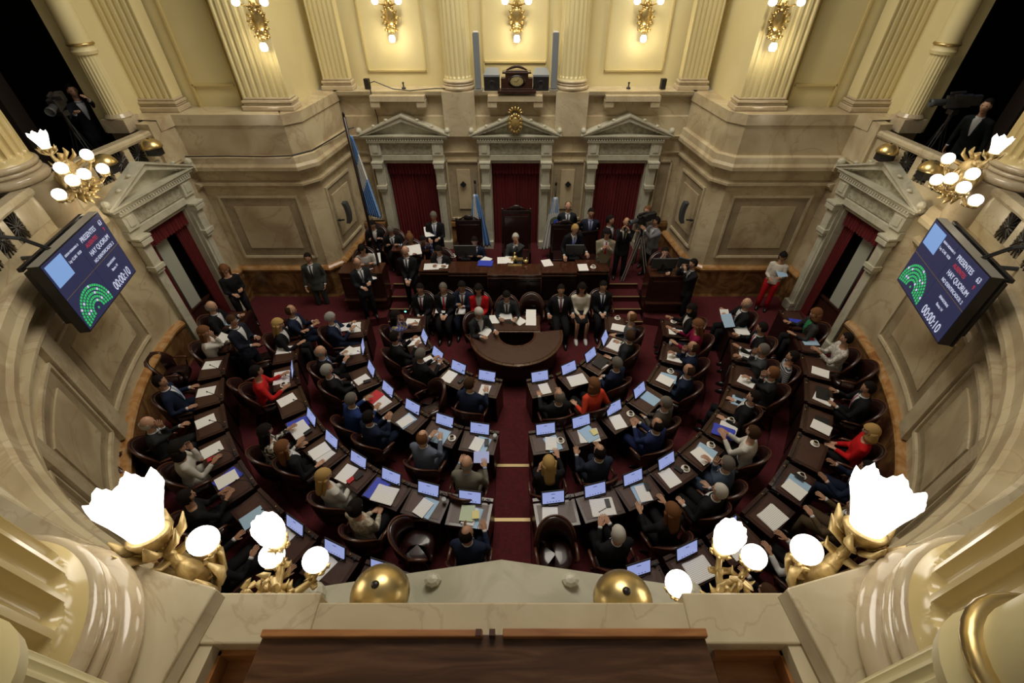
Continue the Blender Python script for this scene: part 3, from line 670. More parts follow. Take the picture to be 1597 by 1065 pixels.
CONT = {  # (row, side): contents from the aisle outwards. s screen, p sheet, P open dossier, q printed, b pale folder, B royal binder, c cup, f phone, w glass
 (1, -1): ['sq', 'spf', 'sp', 'sp', 'p'], (1, 1): ['sq', 'sP', 'sql', 'sP', 'pc'],
 (2, -1): ['sbqfw', 'sbc', 'sbq', 'sPr', 'sqf', 'sp', 'P'], (2, 1): ['sbqc', 'sPby', 'spc', 'sb', 'bpc', 'pw', 'pc'],
 (3, -1): ['sbqgy', 'sbqw', 'sBP', 'spRf', 'sPp', 'sBPf', 'p', 'sPc', 'p', 'bq'], (3, 1): ['sp', 'sPfe', 'sbqf', 'spfc', 'bpc', 'PBc', 'bf', 'p', 'pq', 'bp'],
 (4, -1): ['sp', 'sp', 'sp', 'bfc', 'Bp', 'pfR', 'p', 'p', 'p', 'p', 'b'], (4, 1): ['s', 'sP', 'sp', 'P', 'bpcf', 'c', 'lp', 'pl', 'p', 'bR', 'B']}
SLOT = {'p': (-.10, -.06), 'q': (.02, -.08), 'P': (.0, -.09), 'b': (.04, -.07), 'B': (-.13, -.05), 'c': (.23, -.05), 'f': (.14, -.03), 'w': (.25, .10), 's': (-.02, 0), 'l': (.02, -.08), 'y': (.14, -.08), 'g': (-.02, -.05),
        'r': (-.14, -.08), 'R': (.10, -.12), 'e': (-.02, -.12)}
ITEMNAME = {'p': 'white paper sheets', 'q': 'printed white pages', 'P': 'open white dossier', 'b': 'pale blue folder', 'B': 'royal blue binder', 'c': 'white coffee cup with saucer', 'f': 'black mobile phone', 'w': 'clear water glass',
            's': 'monitor', 'l': 'closed black laptop', 'y': 'small yellow note', 'g': 'pale green papers', 'r': 'red striped booklet', 'R': 'small red card', 'e': 'black pen'}
OCC = {}
for (row, sgn), cont in CONT.items():
    R_, z, an = ROWS[row]; side = 'left' if sgn < 0 else 'right'
    for k, a in enumerate(an):
        x, y = sgn * R_ * sin(radians(a)), ROWC - R_ * cos(radians(a)); rz = atan2(x, ROWC - y)   # facing the centre
        where = '%s %s of the aisle, %s' % (ORD[k], side, ROWNAME[row])
        d = item('d', x, y, z, rz, 'dark mahogany desk, ' + where); d.scale = ({1: .86, 2: .97}.get(row, 1.0), 1, 1)
        Rm = Matrix.Rotation(rz, 4, 'Z'); n_ = 0
        for ch in cont[k]:
            dx, dy = SLOT[ch]; dx2 = dx + (random.uniform(-.03, .03) if ch != 's' else 0); dy2 = dy + (random.uniform(-.02, .02) if ch != 's' else 0)
            zz = z + (0 if ch == 's' else .756 + (.0 if ch in 'cwef' and n_ == 0 else .019 * n_))
            if ch in 'cw': zz = z + .756
            if ch in 'bBpqPgrl': n_ += 1
            p = Rm @ Vector((dx2, dy2, 0))
            name = ITEMNAME[ch]
            if ch == 's': name = 'black framed lit blue monitor'
            item(ch, x + p.x, y + p.y, zz, rz + (random.uniform(-.25, .25) if ch not in 'sl' else 0), '%s on the %s desk %s of the aisle, %s' % (name, ORD[k], side, ROWNAME[row]))
# ---- rostrum
t = thing('rostrum_bench', 'long stepped mahogany rostrum bench facing the chamber', 'bench')
def benchbox(x0, x1, y0, nm):
    b = MB(); b.box(((x0 + x1) / 2, y0 + .24, 1.40), (x1 - x0, .52, .05)); b.box(((x0 + x1) / 2, y0 - .01, 1.33), (x1 - x0, .04, .03)); b.build('benchtop', M_woodtop, t, bevel=.008)
    b = MB(); b.box(((x0 + x1) / 2, y0 + .06, .70), (x1 - x0 - .02, .05, 1.34))
    n = int((x1 - x0) / .32)
    for k in range(n): b.box((x0 + (x1 - x0) * (k + .5) / n, y0 + .03, .78), ((x1 - x0) / n * .8, .03, .85))
    b.build('front_panel', M_wooddk, t, bevel=.006)
benchbox(-2.36, -1.63, 9.52, 'l2'); benchbox(-1.63, -.68, 9.44, 'l1'); benchbox(-.68, .64, 9.33, 'c'); benchbox(.64, 1.50, 9.44, 'r1'); benchbox(1.50, 2.30, 9.52, 'r2')
b = MB(); b.box((-1.1, 9.28, .62), (2.2, .2, .03)); b.box((1.2, 9.28, .62), (2.0, .2, .03)); b.build('ledge', M_wooddk, t)
b = MB(); b.box((-2.34, 9.75, .70), (.05, .8, 1.34)); b.box((2.28, 9.75, .70), (.05, .8, 1.34)); b.build('side_panel', M_wooddk, t)
for sgn, nm, x0, x1 in ((-1, 'left', -4.35, -3.28), (1, 'right', 3.28, 4.45)):
    yo = .14 if sgn < 0 else .0
    t = thing('clerk_desk', 'dark mahogany clerk desk at the %s side of the rostrum' % nm, 'desk'); xc = (x0 + x1) / 2
    b = MB(); b.box((xc, 9.62 + yo, 1.33), (x1 - x0, .5, .04)); b.build('desktop', M_woodtop, t, bevel=.006)
    b = MB(); b.box((xc, 9.40 + yo, .66), (x1 - x0 - .04, .04, 1.30)); b.box((xc, 9.37 + yo, .9), (x1 - x0 - .2, .03, .6)); b.box((xc, 9.33 + yo, .58), (x1 - x0, .14, .04)); b.build('front_panel', M_wood, t)
    for xx in (x0 + .02, x1 - .02):
        b = MB(); b.box((xx, 9.64 + yo, .66), (.04, .46, 1.30)); b.build('side_panel', M_wood, t)
# low side table behind left with papers
t = thing('side_table', 'small dark desk with blue papers left behind the rostrum', 'desk', (-2.75, 10.75, .6)); b = MB(); b.box((0, 0, .78), (1.0, .5, .04)); b.build('desktop', M_woodtop, t); b = MB(); b.box((0, -.2, .38), (.95, .04, .76)); b.build('front_panel', M_wooddk, t)
item('b', -2.9, 10.72, 1.405, .2, 'pale blue folder on the small desk behind the rostrum'); item('P', -2.68, 10.7, 1.425, 0, 'open white papers on the small desk behind the rostrum')
def highchair(x, y, rz, label, s=1.0, h=1.55):
    t = thing('high_back_chair', label, 'chair', (x, y, .6), rz)
    b = MB(); b.box((0, 0, .42), (.56 * s, .52, .12)); b.build('seat', M_leather, t, bevel=.02)
    b = MB(); b.box((0, -.26, h * .62), (.52 * s, .06, h * .62)); b.build('backrest', M_leather, t, bevel=.02)
    b = MB()
    for s_ in (-1, 1): b.box((s_ * .29 * s, -.27, h * .5), (.06, .08, h)); b.ball((s_ * .29 * s, -.27, h + .04), .04, 8, rings=6)
    b.box((0, -.27, h - .03), (.6 * s, .09, .10)); b.build('back_frame', M_wooddk, t, bevel=.01)
    if s > 1:
        b = MB(); b.ball((0, -.27, h + .08), (.14, .04, .08), 12, rings=6)
        for s_ in (-1, 1): b.tube([(0, -.27, h + .06), (s_ * .12, -.27, h + .09), (s_ * .25, -.27, h + .03)], [.03, .025, .015], 6)
        b.build('crest_carving', M_wooddk, t, smooth=True)
    for s_ in (-1, 1):
        b = MB(); b.box((s_ * .29 * s, .0, .66), (.05, .5, .05)); b.box((s_ * .29 * s, .22, .43), (.05, .05, .42)); b.build('armrest', M_wooddk, t)
    for s_ in (-1, 1):
        for q in (-.22, .22): b = MB(); b.box((s_ * .25 * s, q, .18), (.05, .05, .36)); b.build('leg', M_wooddk, t)
    return t
highchair(.02, 10.85, pi, 'tall carved presidential chair at the centre of the rostrum', 1.25, 1.62)
highchair(1.30, 10.85, pi, 'high maroon chair at the right of the president', 1.15, 1.22)
highchair(-1.25, 10.95, pi, 'high maroon chair at the left of the president', 1.1, 1.3)
highchair(1.95, 10.62, pi + .3, 'dark high chair behind the right end of the rostrum bench', 1.0, 1.15)
# rostrum items
def onbench(kind, u, v, z, rz, label, **k):
    x, y = onz(u, v, z); return item(kind, x, y, z, rz, label, **k)
onbench('P', 673, 416, 1.427, .1, 'open white papers at the left end of the rostrum bench'); onbench('p', 692, 413, 1.427, 0, 'white sheets with a black device at the left bench end')
onbench('p', 757, 406, 1.427, -.5, 'white paper pile left of the president on the bench'); onbench('p', 783, 406, 1.427, .1, 'white sheets in front of the president'); onbench('p', 794, 405, 1.427, -.1, 'second sheet pile in front of the president')
onbench('p', 853, 410, 1.427, .3, 'single white sheet right of the president on the bench'); onbench('p', 909, 417, 1.427, .1, 'small white sheet at the right end of the bench'); onbench('q', 938, 401, 1.49, .05, 'white page held at the right end of the bench')
onbench('c', 707, 400, 1.427, 0, 'white coffee cup left on the rostrum bench'); onbench('c', 925, 417, 1.427, 0, 'white cup at the right end of the bench'); onbench('f', 698, 410, 1.44, 0, 'black phone on the left bench papers')
onbench('B', 757, 411, 1.427, 1.5, 'blue binder under papers left of the president')
def flatmon(x, y, z, rz, label, wd=.5):
    t = thing('computer_monitor', label, 'monitor', (x, y, z), rz)
    T = Matrix.Translation((0, 0, .06)) @ Matrix.Rotation(radians(-12), 4, 'X')
    b = MB(); b.box((0, 0, .17), (wd, .035, .32), M=T); b.build('casing', M_dkgrey, t, bevel=.005); b = MB(); b.box((0, .05, .01), (.24, .16, .02)); b.box((0, .04, .08), (.06, .03, .14)); b.build('stand', M_black, t)
    b = MB(); b.box((0, -.019, .18), (wd - .04, .002, .27), M=T); b.build('display', M_screen2, t); return t
x, y = onz(727, 403, 1.43); flatmon(x, y + .05, 1.426, pi, 'dark computer monitor seen from behind, left of the president', .55)
x, y = onz(895, 402, 1.43); flatmon(x, y + .05, 1.426, pi, 'dark computer monitor seen from behind, right of the president', .45)
x, y = onz(1031, 420, 1.36); flatmon(3.62, 9.62, 1.352, pi, 'large dark monitor on the right clerk desk', .6)
flatmon(4.12, 9.62, 1.352, pi - .5, 'small tilted dark monitor at the outer end of the right clerk desk', .3)
b = MB(); b.box((0, 0, .03), (.30, .12, .05)); b.lathe([(.01, .05), (.07, .05), (.075, .08), (.05, .12), (.015, .14), (.012, .2), (.02, .22), (.001, .235)], (-.05, 0, 0), 16)
x, y = onz(803, 406, 1.43); tag(b.build('brass_bell', M_brass, loc=(x + .05, y, 1.427), smooth=True, auto=40), 'brass desk bell on its tray before the president', 'bell')
b = MB(); b.ball((0, 0, .05), (.07, .06, .05), 12); b.tube([(0, 0, .08), (.03, 0, .16)], .012, 6); x, y = onz(820, 410, 1.43); tag(b.build('brass_inkstand', M_brass, loc=(x, y, 1.427), smooth=True), 'round brass inkstand right of the bell', 'inkstand')
b = MB(); b.box((0, 0, .005), (.34, .10, .01)); x, y = onz(803, 413, 1.43); tag(b.build('brass_pen_tray', M_brass, loc=(x, y - .02, 1.427)), 'flat brass pen tray at the front edge of the bench', 'tray')
# ---- secretaries' table and horseshoe table
t = thing('secretary_table', 'rectangular dark wooden table with scattered white sheets', 'table', (.02, 8.28, 0))
b = MB(); b.box((0, 0, .735), (1.12, .60, .04)); b.build('tabletop', M_woodtop, t, bevel=.006); b = MB(); b.box((0, -.27, .36), (1.06, .03, .70)); b.build('front_panel', M_wooddk, t)
b = MB(); b.box((0, 0, .757), (1.0, .48, .004)); b.build('leather_inset', M_leathtop, t)
for s_ in (-1, 1): b = MB(); b.box((s_ * .52, 0, .36), (.03, .54, .70)); b.build('side_panel', M_wooddk, t)
for u, v, q, lb in ((771, 498, .1, 'left end of'), (786, 493, .15, 'hands of the writing man at'), (828, 489, 0, 'back right corner of'), (828, 501, 0, 'front right corner of'), (809, 500, .8, 'middle of')):
    x, y = onz(u, v, .76); item('p' if q != .15 else 'P', x, y, .762, q, 'white sheet at the %s the secretary table' % lb)
x, y = onz(793, 503, .76); item('f', x, y, .762, 1.3, 'dark phone at the front of the secretary table')
x, y = onz(840, 495, .76); item('e', x, y, .762, .3, 'pen at the right of the secretary table')
t = thing('horseshoe_table', 'large crescent brown leather stenographers table in the well', 'table', (.03, 7.92, 0))
def half(r0, r1, z0, z1, mb, a0=180, a1=360, n=40, ex=.0):
    pin = [(r0 * cos(radians(a0 + (a1 - a0) * i / n)), r0 * sin(radians(a0 + (a1 - a0) * i / n))) for i in range(n + 1)]
    pout = [(r1 * cos(radians(a0 + (a1 - a0) * i / n)), r1 * sin(radians(a0 + (a1 - a0) * i / n))) for i in range(n + 1)]
    for i in range(n): mb.prism([pin[i], pout[i], pout[i + 1], pin[i + 1]], z0, z1)
def ann(mb, r0, r1, z0, z1, a0=180, a1=360, n=48):
    R = []
    for i in range(n + 1):
        a = radians(a0 + (a1 - a0) * i / n); R.append([(r0 * cos(a), r0 * sin(a), z0), (r1 * cos(a), r1 * sin(a), z0), (r1 * cos(a), r1 * sin(a), z1), (r0 * cos(a), r0 * sin(a), z1)])
    mb.rings(R, closed=True)
b = MB(); ann(b, .40, 1.06, .70, .745, 172, 368); b.build('tabletop', M_woodtop, t)
b = MB(); ann(b, .45, .99, .745, .752, 174, 366); b.build('leather_inset', M_leathtop, t)
b = MB(); ann(b, .975, .983, .752, .755, 176, 364); ann(b, .455, .463, .752, .755, 176, 364); b.build('gold_tooling', M_rim, t)
b = MB(); ann(b, .90, .94, .0, .70, 180, 360); b.build('front_panel', M_wooddk, t); b = MB(); ann(b, .44, .47, .0, .70, 180, 360); b.build('inner_panel', M_wooddk, t)
x, y = onz(758, 516, .76); item('p', x, y, .756, -.4, 'white sheet under the hand of the man at the crescent table')
x, y = onz(738, 560, .76)
# front-row bench chairs (behind the staff) and empty chairs
EMPTY = [  # u, v (seat centre), floor, extra rotation, label
 (272, 582, .24, 0, 'empty maroon armchair by the brown marble wall, left outermost row'), (236, 735, .24, 0, 'empty maroon armchair beside the woman in white, left outermost row'),
 (407, 562, .12, .2, 'empty maroon armchair in the left third row near the doorway side'), (398, 616, .12, .3, 'empty maroon armchair behind the floral-dress woman, left third row'),
 (674, 632, 0, 2.7, 'empty dark armchair in the left front row beside the navy-suited man'), (648, 850, .12, -1.3, 'empty glossy armchair turned sideways in the near left third row'),
 (866, 862, .12, pi, 'empty glossy armchair nearest the aisle in the near right third row'), (1322, 592, .24, -.1, 'empty glossy armchair before the right curved wall')]
for u, v, z, q, lb in EMPTY:
    x, y = onz(u, v, z + .48); chair(x, y, z, atan2(x, ROWC - y) + q, lb)
x, y = onz(828, 475, .5); chair(x, 8.88, 0, pi, 'empty maroon chair behind the secretary table')
# ================================================================= people
SK = {'l': mat('skin_light', (.52, .30, .20), .5), 'm': mat('skin_tan', (.42, .23, .145), .5), 'd': mat('skin_brown', (.30, .155, .095), .5)}
HC = {'k': cloth((.012, .009, .008)), 'b': cloth((.055, .028, .014)), 'g': cloth((.30, .29, .27)), 'w': cloth((.50, .48, .44)), 'y': cloth((.42, .27, .10)), 'r': cloth((.16, .07, .03)), 's': cloth((.14, .125, .11))}
M_eye = mat('eye_dark', (.03, .02, .015), .3); M_lip = mat('lip', (.30, .10, .08), .5); M_shoe = mat('black_shoe_leather', (.012, .01, .01), .3)
def ik(S, T, l1, l2, pole):
    S, T = Vector(S), Vector(T); d = T - S; L = d.length
    if L > (l1 + l2) * .985: T = S + d.normalized() * (l1 + l2) * .985; d = T - S; L = d.length
    a = (l1 * l1 - l2 * l2 + L * L) / (2 * L); h = sqrt(max(0, l1 * l1 - a * a)); u = d.normalized()
    p = Vector(pole); p = (p - u * p.dot(u)); p = p.normalized() if p.length > 1e-4 else Vector((0, 0, -1))
    return S + u * a + p * h, T
def headmesh(mb, M, mats=(0, 1, 2), fem=False):
    n, k = 20, 14; R = []
    for i in range(k + 1):
        t = -pi / 2 + pi * i / k; zz = sin(t); q = max(cos(t), .03); r = []
        for j in range(n):
            a = 2 * pi * j / n; cx, cy = cos(a), sin(a)
            x, y, z = .074 * q * cx, .092 * q * cy, .118 * zz
            if zz < 0:
                x *= 1 - .30 * min(1, -zz) ; 
                if cy < 0: y *= 1 + .35 * zz
                else: y *= 1 - .12 * (-zz)
            if cy > .5 and abs(zz) < .75: y -= .006 * cy
            fr = max(0, cy) ** 3
            if cy > .9 and -.35 < zz < .25: y += .020 * max(0, 1 - abs((zz + .16) / .28)) * (1 if abs(cx) < .12 else .0)   # nose
            if cy > .6 and .0 < zz < .3 and .2 < abs(cx) < .7: y -= .006       # sockets
            if cy > .7 and .28 < zz < .45: y += .004                            # brow
            if cy > .7 and zz < -.8: y += .012                                  # chin
            r.append((x, y, z))
        R.append(r)
    mb.rings(R, mats[0], M)
    for s_ in (-1, 1):
        mb.ball((s_ * .030, .078, .018), (.011, .006, .006), 8, mats[1], M, 5)
        mb.ball((s_ * .075, -.004, .0), (.010, .020, .030), 8, mats[0], M, 5)
    mb.ball((0, .083, -.052), (.022, .006, .006), 8, mats[2], M, 5)
def hair(mb, M, style):
    n, k = 22, 14; s_ = 1.075; vs = []; idx = {}; fs = []
    def P(i, j):
        t = -pi / 2 + pi * i / k; a = 2 * pi * (j % n) / n; q = max(cos(t), .02); bump = 1 + .012 * sin(9 * a + 5 * t)
        sc = 1.17 if style in ('long', 'bun', 'pony', 'bob') else s_
        return (.080 * q * cos(a) * sc * bump, (.098 * q * sin(a)) * sc * bump - .006, .122 * sin(t) * (1.09 if sc > 1.1 else 1.05))
    def keep(i, j):
        t = -pi / 2 + pi * (i + .5) / k; a = 2 * pi * (j + .5) / n; z = sin(t); y = sin(a) * cos(t)
        if style == 'bald': return -.45 < z < .30 and y < .15
        if style == 'thin': return (-.45 < z and y < .10) and not (z > .80)
        line = -.42 if y < .0 else (.02 + 0.9 * y if y > .18 else -.15)
        if style in ('long', 'bob', 'pony', 'bun'): line = -.75 if y < .12 else (-.3 if y < .35 else .50)
        return z > line
    for i in range(k):
        for j in range(n):
            if keep(i, j):
                f = []
                for (p, q) in ((i, j), (i, j + 1), (i + 1, j + 1), (i + 1, j)):
                    key = (p, q % n)
                    if key not in idx: idx[key] = len(vs); vs.append(P(p, q))
                    f.append(idx[key])
                fs.append(f)
    mb.add(vs, fs, 0, M)
    if style == 'long':
        for s_, rr in ((0, .095), (-1, .045), (1, .045)):
            y0 = -.045 if s_ == 0 else .005; x0 = s_ * .068
            R = []
            for q in range(8):
                z = .02 - .045 * q; w_ = rr * (1 - .035 * q); R.append([(x0 + w_ * cos(2 * pi * j / 14) * (1 + .05 * sin(3 * j + q)), y0 - .006 * q + w_ * .62 * sin(2 * pi * j / 14), z) for j in range(14)])
            mb.rings(R, 0, M)
    if style == 'bob':
        R = []
        for q in range(5):
            z = .03 - .042 * q; w_ = .098 * (1 + .05 * q); R.append([(w_ * cos(2 * pi * j / 16), -.03 + w_ * .75 * sin(2 * pi * j / 16), z) for j in range(16)])
        mb.rings(R, 0, M)
    if style == 'bun': mb.ball((0, -.10, .07), .048, 12, 0, M)
    if style == 'pony': mb.tube([(0, -.09, .05), (0, -.14, .02), (0, -.13, -.12), (0, -.11, -.2)], [.03, .035, .03, .01], 8, 0, M)
def hand(mb, W, E, side, palm_n, curl=.35):
    """palm + four fingers + thumb, running on from the forearm direction"""
    W, E = Vector(W), Vector(E); d = (W - E).normalized(); pn = Vector(palm_n); pn = (pn - d * pn.dot(d)).normalized(); x = d.cross(pn).normalized() * side   # towards the thumb... side +1 = right
    def pt(f, l, n): return W + d * f + x * l + pn * n
    R = []
    for f, w_, h_ in ((-.01, .026, .020), (.02, .036, .016), (.055, .042, .014), (.085, .040, .011)):
        R.append([tuple(pt(f, w_ * cos(2 * pi * j / 10), h_ * sin(2 * pi * j / 10))) for j in range(10)])
    mb.rings(R, 0)
    for k, (l, ln) in enumerate(((-.030, .052), (-.010, .068), (.011, .074), (.031, .066))):
        b0 = pt(.078, l, 0); b1 = pt(.078 + ln * .5, l * 1.1, ln * .5 * curl * .6); b2 = pt(.078 + ln * .9, l * 1.12, ln * (.45 * curl + .5 * curl))
        mb.tube([b0, b1, b2], [.0095, .0085, .0065], 6, 0)
    mb.tube([pt(.015, .030, .0), pt(.045, .055, .012), pt(.072, .060, .022)], [.012, .0105, .008], 6, 0)
POSES = {  # left hand target, right hand target (local), lean, head pitch(down), stand
 'write': ((-.20, .40, .80), (.14, .40, .80), 12, 28), 'desk': ((-.20, .38, .80), (.20, .36, .80), 8, 8), 'lap': ((-.05, .26, .64), (.05, .27, .65), 2, 10), 'rest': ((-.27, .16, .72), (.27, .16, .72), -6, 0),
 'chin': ((-.16, .34, .80), (.04, .20, 1.08), 8, 4), 'chinl': ((-.04, .20, 1.08), (.16, .34, .80), 8, 4), 'fold': ((-.07, .36, .84), (.07, .38, .83), 6, 5), 'read': ((-.12, .34, .92), (.13, .34, .92), 2, 26), 'back': ((-.26, .20, .70), (.05, .24, .66), -10, -4),
 'phone': ((-.05, .34, .86), (.08, .33, .90), 6, 25), 'type': ((-.09, .40, .81), (.09, .40, .81), 10, 14), 'close': ((-.16, .27, .83), (.13, .27, .83), 14, 26), 'drink': ((-.12, .22, .86), (.22, .44, .84), 10, 10)}
STAND = {'clasp': ((-.04, .20, .92), (.05, .20, .93), 0, 4), 'sides': ((-.27, .03, .80), (.27, .03, .80), 0, 0), 'paper': ((-.12, .30, 1.14), (.12, .28, 1.10), 2, 22), 'behind': ((-.06, -.16, .98), (.06, -.16, 1.0), 0, 4),
 'camera': ((-.08, .26, 1.50), (.10, .22, 1.50), 2, 6), 'tvcam': ((-.10, .42, 1.50), (.20, .34, 1.30), 4, 2), 'leanfw': ((-.30, .40, .95), (.30, .40, .95), 32, 18), 'adjust': ((-.09, .20, 1.28), (.09, .20, 1.28), 6, 30), 'pocket': ((-.22, .06, .86), (.26, .05, .82), 0, 4), 'hold': ((-.10, .24, 1.16), (.10, .26, 1.10), 0, 16)}
NP = [0]
def person(u, v, floor, label, pose='desk', top=(.02, .022, .03), tie=None, hs='short', hc='k', skin='m', face=None, turn=0, tilt=0, fem=False, shirt=(.62, .63, .66), pants=None, seat=True, xyz=None, chairlab=None, group=None, lean=None, scale=1.07, hp=None, skirt=False, pattern=None, jacket=True, collar=True, tuck=False):
    if floor == .6 and pose in ('write', 'desk'): pose = 'close'
    tuck = tuck or (floor == .6 and pose not in STAND)
    st = pose in STAND; scale = 1.0 if (st and scale == 1.07) or floor == .6 else scale; Lh, Rh, ln, pit = (STAND if st else POSES)[pose]
    if lean is not None: ln = lean
    if hp is not None: pit = hp
    a = -radians(ln); Ry = Matrix.Rotation(a, 4, 'X')       # + lean = forwards (towards +y)
    P0 = Vector((0, -.03, .93 if st else .53)); sp = lambda s: P0 + (Ry @ Vector((0, 0, s)))
    if st and pose == 'leanfw': pass
    SH = sp(.47); NK = sp(.53); hz = NK + (Matrix.Rotation(a * .6, 4, 'X') @ Vector((0, .015, .155)))
    # root so that the head centre projects to (u, v)
    if xyz is None:
        hx, hy = onz(u, v, floor + hz.z * scale)
    else: hx, hy = xyz
    if face is None: rz = atan2(hx, ROWC - hy)
    else: rz = radians(face)
    off = Matrix.Rotation(rz, 4, 'Z') @ Vector((hz.x * scale, hz.y * scale, 0))
    root = thing('person', label, 'person', (hx - off.x, hy - off.y, floor), rz, group); root.scale = (scale,) * 3
    k = .93 if fem else 1.0
    tor = [(-.10, .165, .115), (0, .17, .118), (.10, .155, .108), (.22, .168, .115), (.33, .185, .12), (.42, .185, .105), (.47, .145, .085), (.505, .085, .066), (.54, .058, .056)]
    if fem: tor = [(-.10, .175, .12), (0, .17, .118), (.12, .132, .098), (.25, .15, .118), (.33, .162, .125), (.42, .165, .10), (.47, .125, .08), (.505, .07, .058), (.54, .05, .05)]
    def torso(mb, g, s0=-.1, s1=.54, mi=0, n=20):
        R = []
        for s, rx, ry in tor:
            if s < s0 - 1e-6 or s > s1 + 1e-6: continue
            c = sp(s); R.append([tuple(c + Ry @ Vector(((rx + g) * cos(2 * pi * j / n), (ry + g) * sin(2 * pi * j / n), 0))) for j in range(n)])
        mb.rings(R, mi)
    sx = .165 if fem else .185
    SL, SR = SH + Vector((-sx, 0, -.045)), SH + Vector((sx, 0, -.045))
    dz = Vector((0, 0, 0))
    EL, WL = ik(SL, Lh, .29, .25, (-.32, -.5, -.8)); ER, WR = ik(SR, Rh, .29, .25, (.32, -.5, -.8))
    yaw = Matrix.Rotation(radians(turn), 4, 'Z'); HM = Matrix.Translation(hz) @ yaw @ Matrix.Rotation(-radians(pit), 4, 'X') @ Matrix.Rotation(radians(tilt), 4, 'Y') @ Matrix.Scale(1.07, 4)
    b = MB(); headmesh(b, HM, fem=fem)
    b.tube([sp(.46), NK, hz + Vector((0, -.015, -.05))], [.06, .055, .052], 12, 0)
    torso(b, -.022)
    for S, E, W, sd in ((SL, EL, WL, -1), (SR, ER, WR, 1)):
        b.tube([S, (S + E) / 2, E, (E + W) / 2, W], [.040, .038, .034, .032, .024], 8, 0)
        vert = abs((W - E).normalized().z) > .75
        hand(b, W, E, sd, (0, 0, -1) if not vert else (-sd * 1.0, .2, 0), .4 if pose in ('desk', 'rest', 'lap') else .8)
    hipx = .09
    if st: legs = [((s_ * hipx, P0.y, .92), (s_ * .10, .01, .50), (s_ * .11, -.01, .09)) for s_ in (-1, 1)]
    else: legs = [((s_ * hipx, 0, .52), (s_ * .11, .42, .52), (s_ * .11, .40, .09)) for s_ in (-1, 1)]
    if tuck: legs = [((s_ * hipx, 0, .52), (s_ * .11, .27, .53), (s_ * .11, .10, .09)) for s_ in (-1, 1)]
    for h_, kn, an in legs: b.tube([h_, (Vector(h_) + Vector(kn)) / 2, kn, (Vector(kn) * .6 + Vector(an) * .4), an], [.075, .065, .05, .048, .034], 8, 0)
    b.build('body', [SK[skin], M_eye, M_lip], root, smooth=True, auto=70)
    if hs != 'none': h = MB(); hair(h, HM, hs); h.build('hair', HC[hc], root, smooth=True)
    # jacket or blouse
    j = MB(); g = .012 if not fem else .006
    torso(j, g, s0=-.1 if not st else -.1, s1=.505 if jacket else .47)
    if st and jacket:
        c = sp(-.1); R = []
        for q, w_ in ((0, 1.0), (.06, 1.06), (.13, 1.09)): R.append([(c.x + (.165 + g) * w_ * cos(2 * pi * i / 20), c.y + (.115 + g) * w_ * 1.05 * sin(2 * pi * i / 20), c.z - q) for i in range(20)])
        j.rings(R[::-1])
    for S, E, W in ((SL, EL, WL), (SR, ER, WR)):
        Wc = W + (E - W).normalized() * .02
        inn = Vector((S.x * .55, S.y, S.z + .02)) 
        j.tube([inn, S, (S * .6 + E * .4), E, (E + W) / 2, Wc], [.07, .068, .058, .05, .045, .036], 12, 0)
    mt = cloth(top) if pattern is None else pattern
    jo = j.build('jacket' if (jacket and not fem) or jacket == 'j' else 'blouse', mt, root, smooth=True)
    rm = jo.modifiers.new('fuse', 'REMESH'); rm.mode = 'VOXEL'; rm.voxel_size = .02; rm.use_smooth_shade = True
    sm = jo.modifiers.new('smooth', 'SMOOTH'); sm.iterations = 3; sm.factor = .5
    def front(s, x, o):
        t = [(q[0], q[1], q[2]) for q in tor]
        for i in range(len(t) - 1):
            if t[i][0] <= s <= t[i + 1][0]:
                f = (s - t[i][0]) / (t[i + 1][0] - t[i][0]); rx = t[i][1] + f * (t[i + 1][1] - t[i][1]) + g; ry = t[i][2] + f * (t[i + 1][2] - t[i][2]) + g; break
        x = max(-rx * .95, min(rx * .95, x)); return tuple(sp(s) + Ry @ Vector((x, ry * sqrt(1 - (x / rx) ** 2) + o, 0)))
    if jacket:
        ss = [.20 + .03 * i for i in range(10)] + [.495]
        V = []; 
        for s in ss:
            hw = .062 * ((s - .17) / .30) ** .8 if s < .47 else .066
            V.append([front(s, hw * q, .006) for q in (-1, -.5, 0, .5, 1)])
        sh = MB(); sh.rings(V, closed=False)
        if collar:
            R = [[tuple(NK + Vector((0, .002, dz_)) + Ry @ Vector((.066 * w_ * cos(2 * pi * i / 14), .064 * w_ * sin(2 * pi * i / 14), 0))) for i in range(14)] for dz_, w_ in ((-.045, 1.25), (-.02, 1.02), (-.005, .98))]
            sh.rings(R, caps=False)
        sh.build('shirt', cloth(shirt), root, smooth=True)
        if not fem:
            lp = MB()
            for s_ in (-1, 1):
                A = []
                for i, s in enumerate(ss):
                    hw = .062 * ((s - .17) / .30) ** .8 if s < .47 else .066
                    A.append([front(s, s_ * (hw - .002), .011), front(s, s_ * (hw + .034 * sin(pi * min(1, (i + 1) / 11.0)) + .004), .010)])
                lp.rings(A, closed=False)
            lp.build('lapels', cloth(tuple(c * 1.35 + .004 for c in top)), jo)
        if tie:
            T = []
            for s in [.18 + .03 * i for i in range(11)]: hw = .014 + .014 * (1 - (s - .18) / .3); T.append([front(s, hw * q, .014) for q in (-1, 0, 1)])
            tm = MB(); tm.rings(T, closed=False); c_ = front(.485, 0, .012); tm.ball(c_, (.018, .01, .016), 8, rings=5); tm.build('tie', cloth(tie), root)
        if not fem:
            for E, W in ((EL, WL), (ER, WR)):
                cf = MB(); d_ = (E - W).normalized(); cf.tube([W + d_ * .028, W - d_ * .004], [.032, .030], 10); cf.build('shirt_cuff', cloth(shirt), root, smooth=True)
    pc = cloth(pants) if pants else cloth(tuple(c * .8 for c in top) if not fem else (.012, .012, .015))
    p = MB()
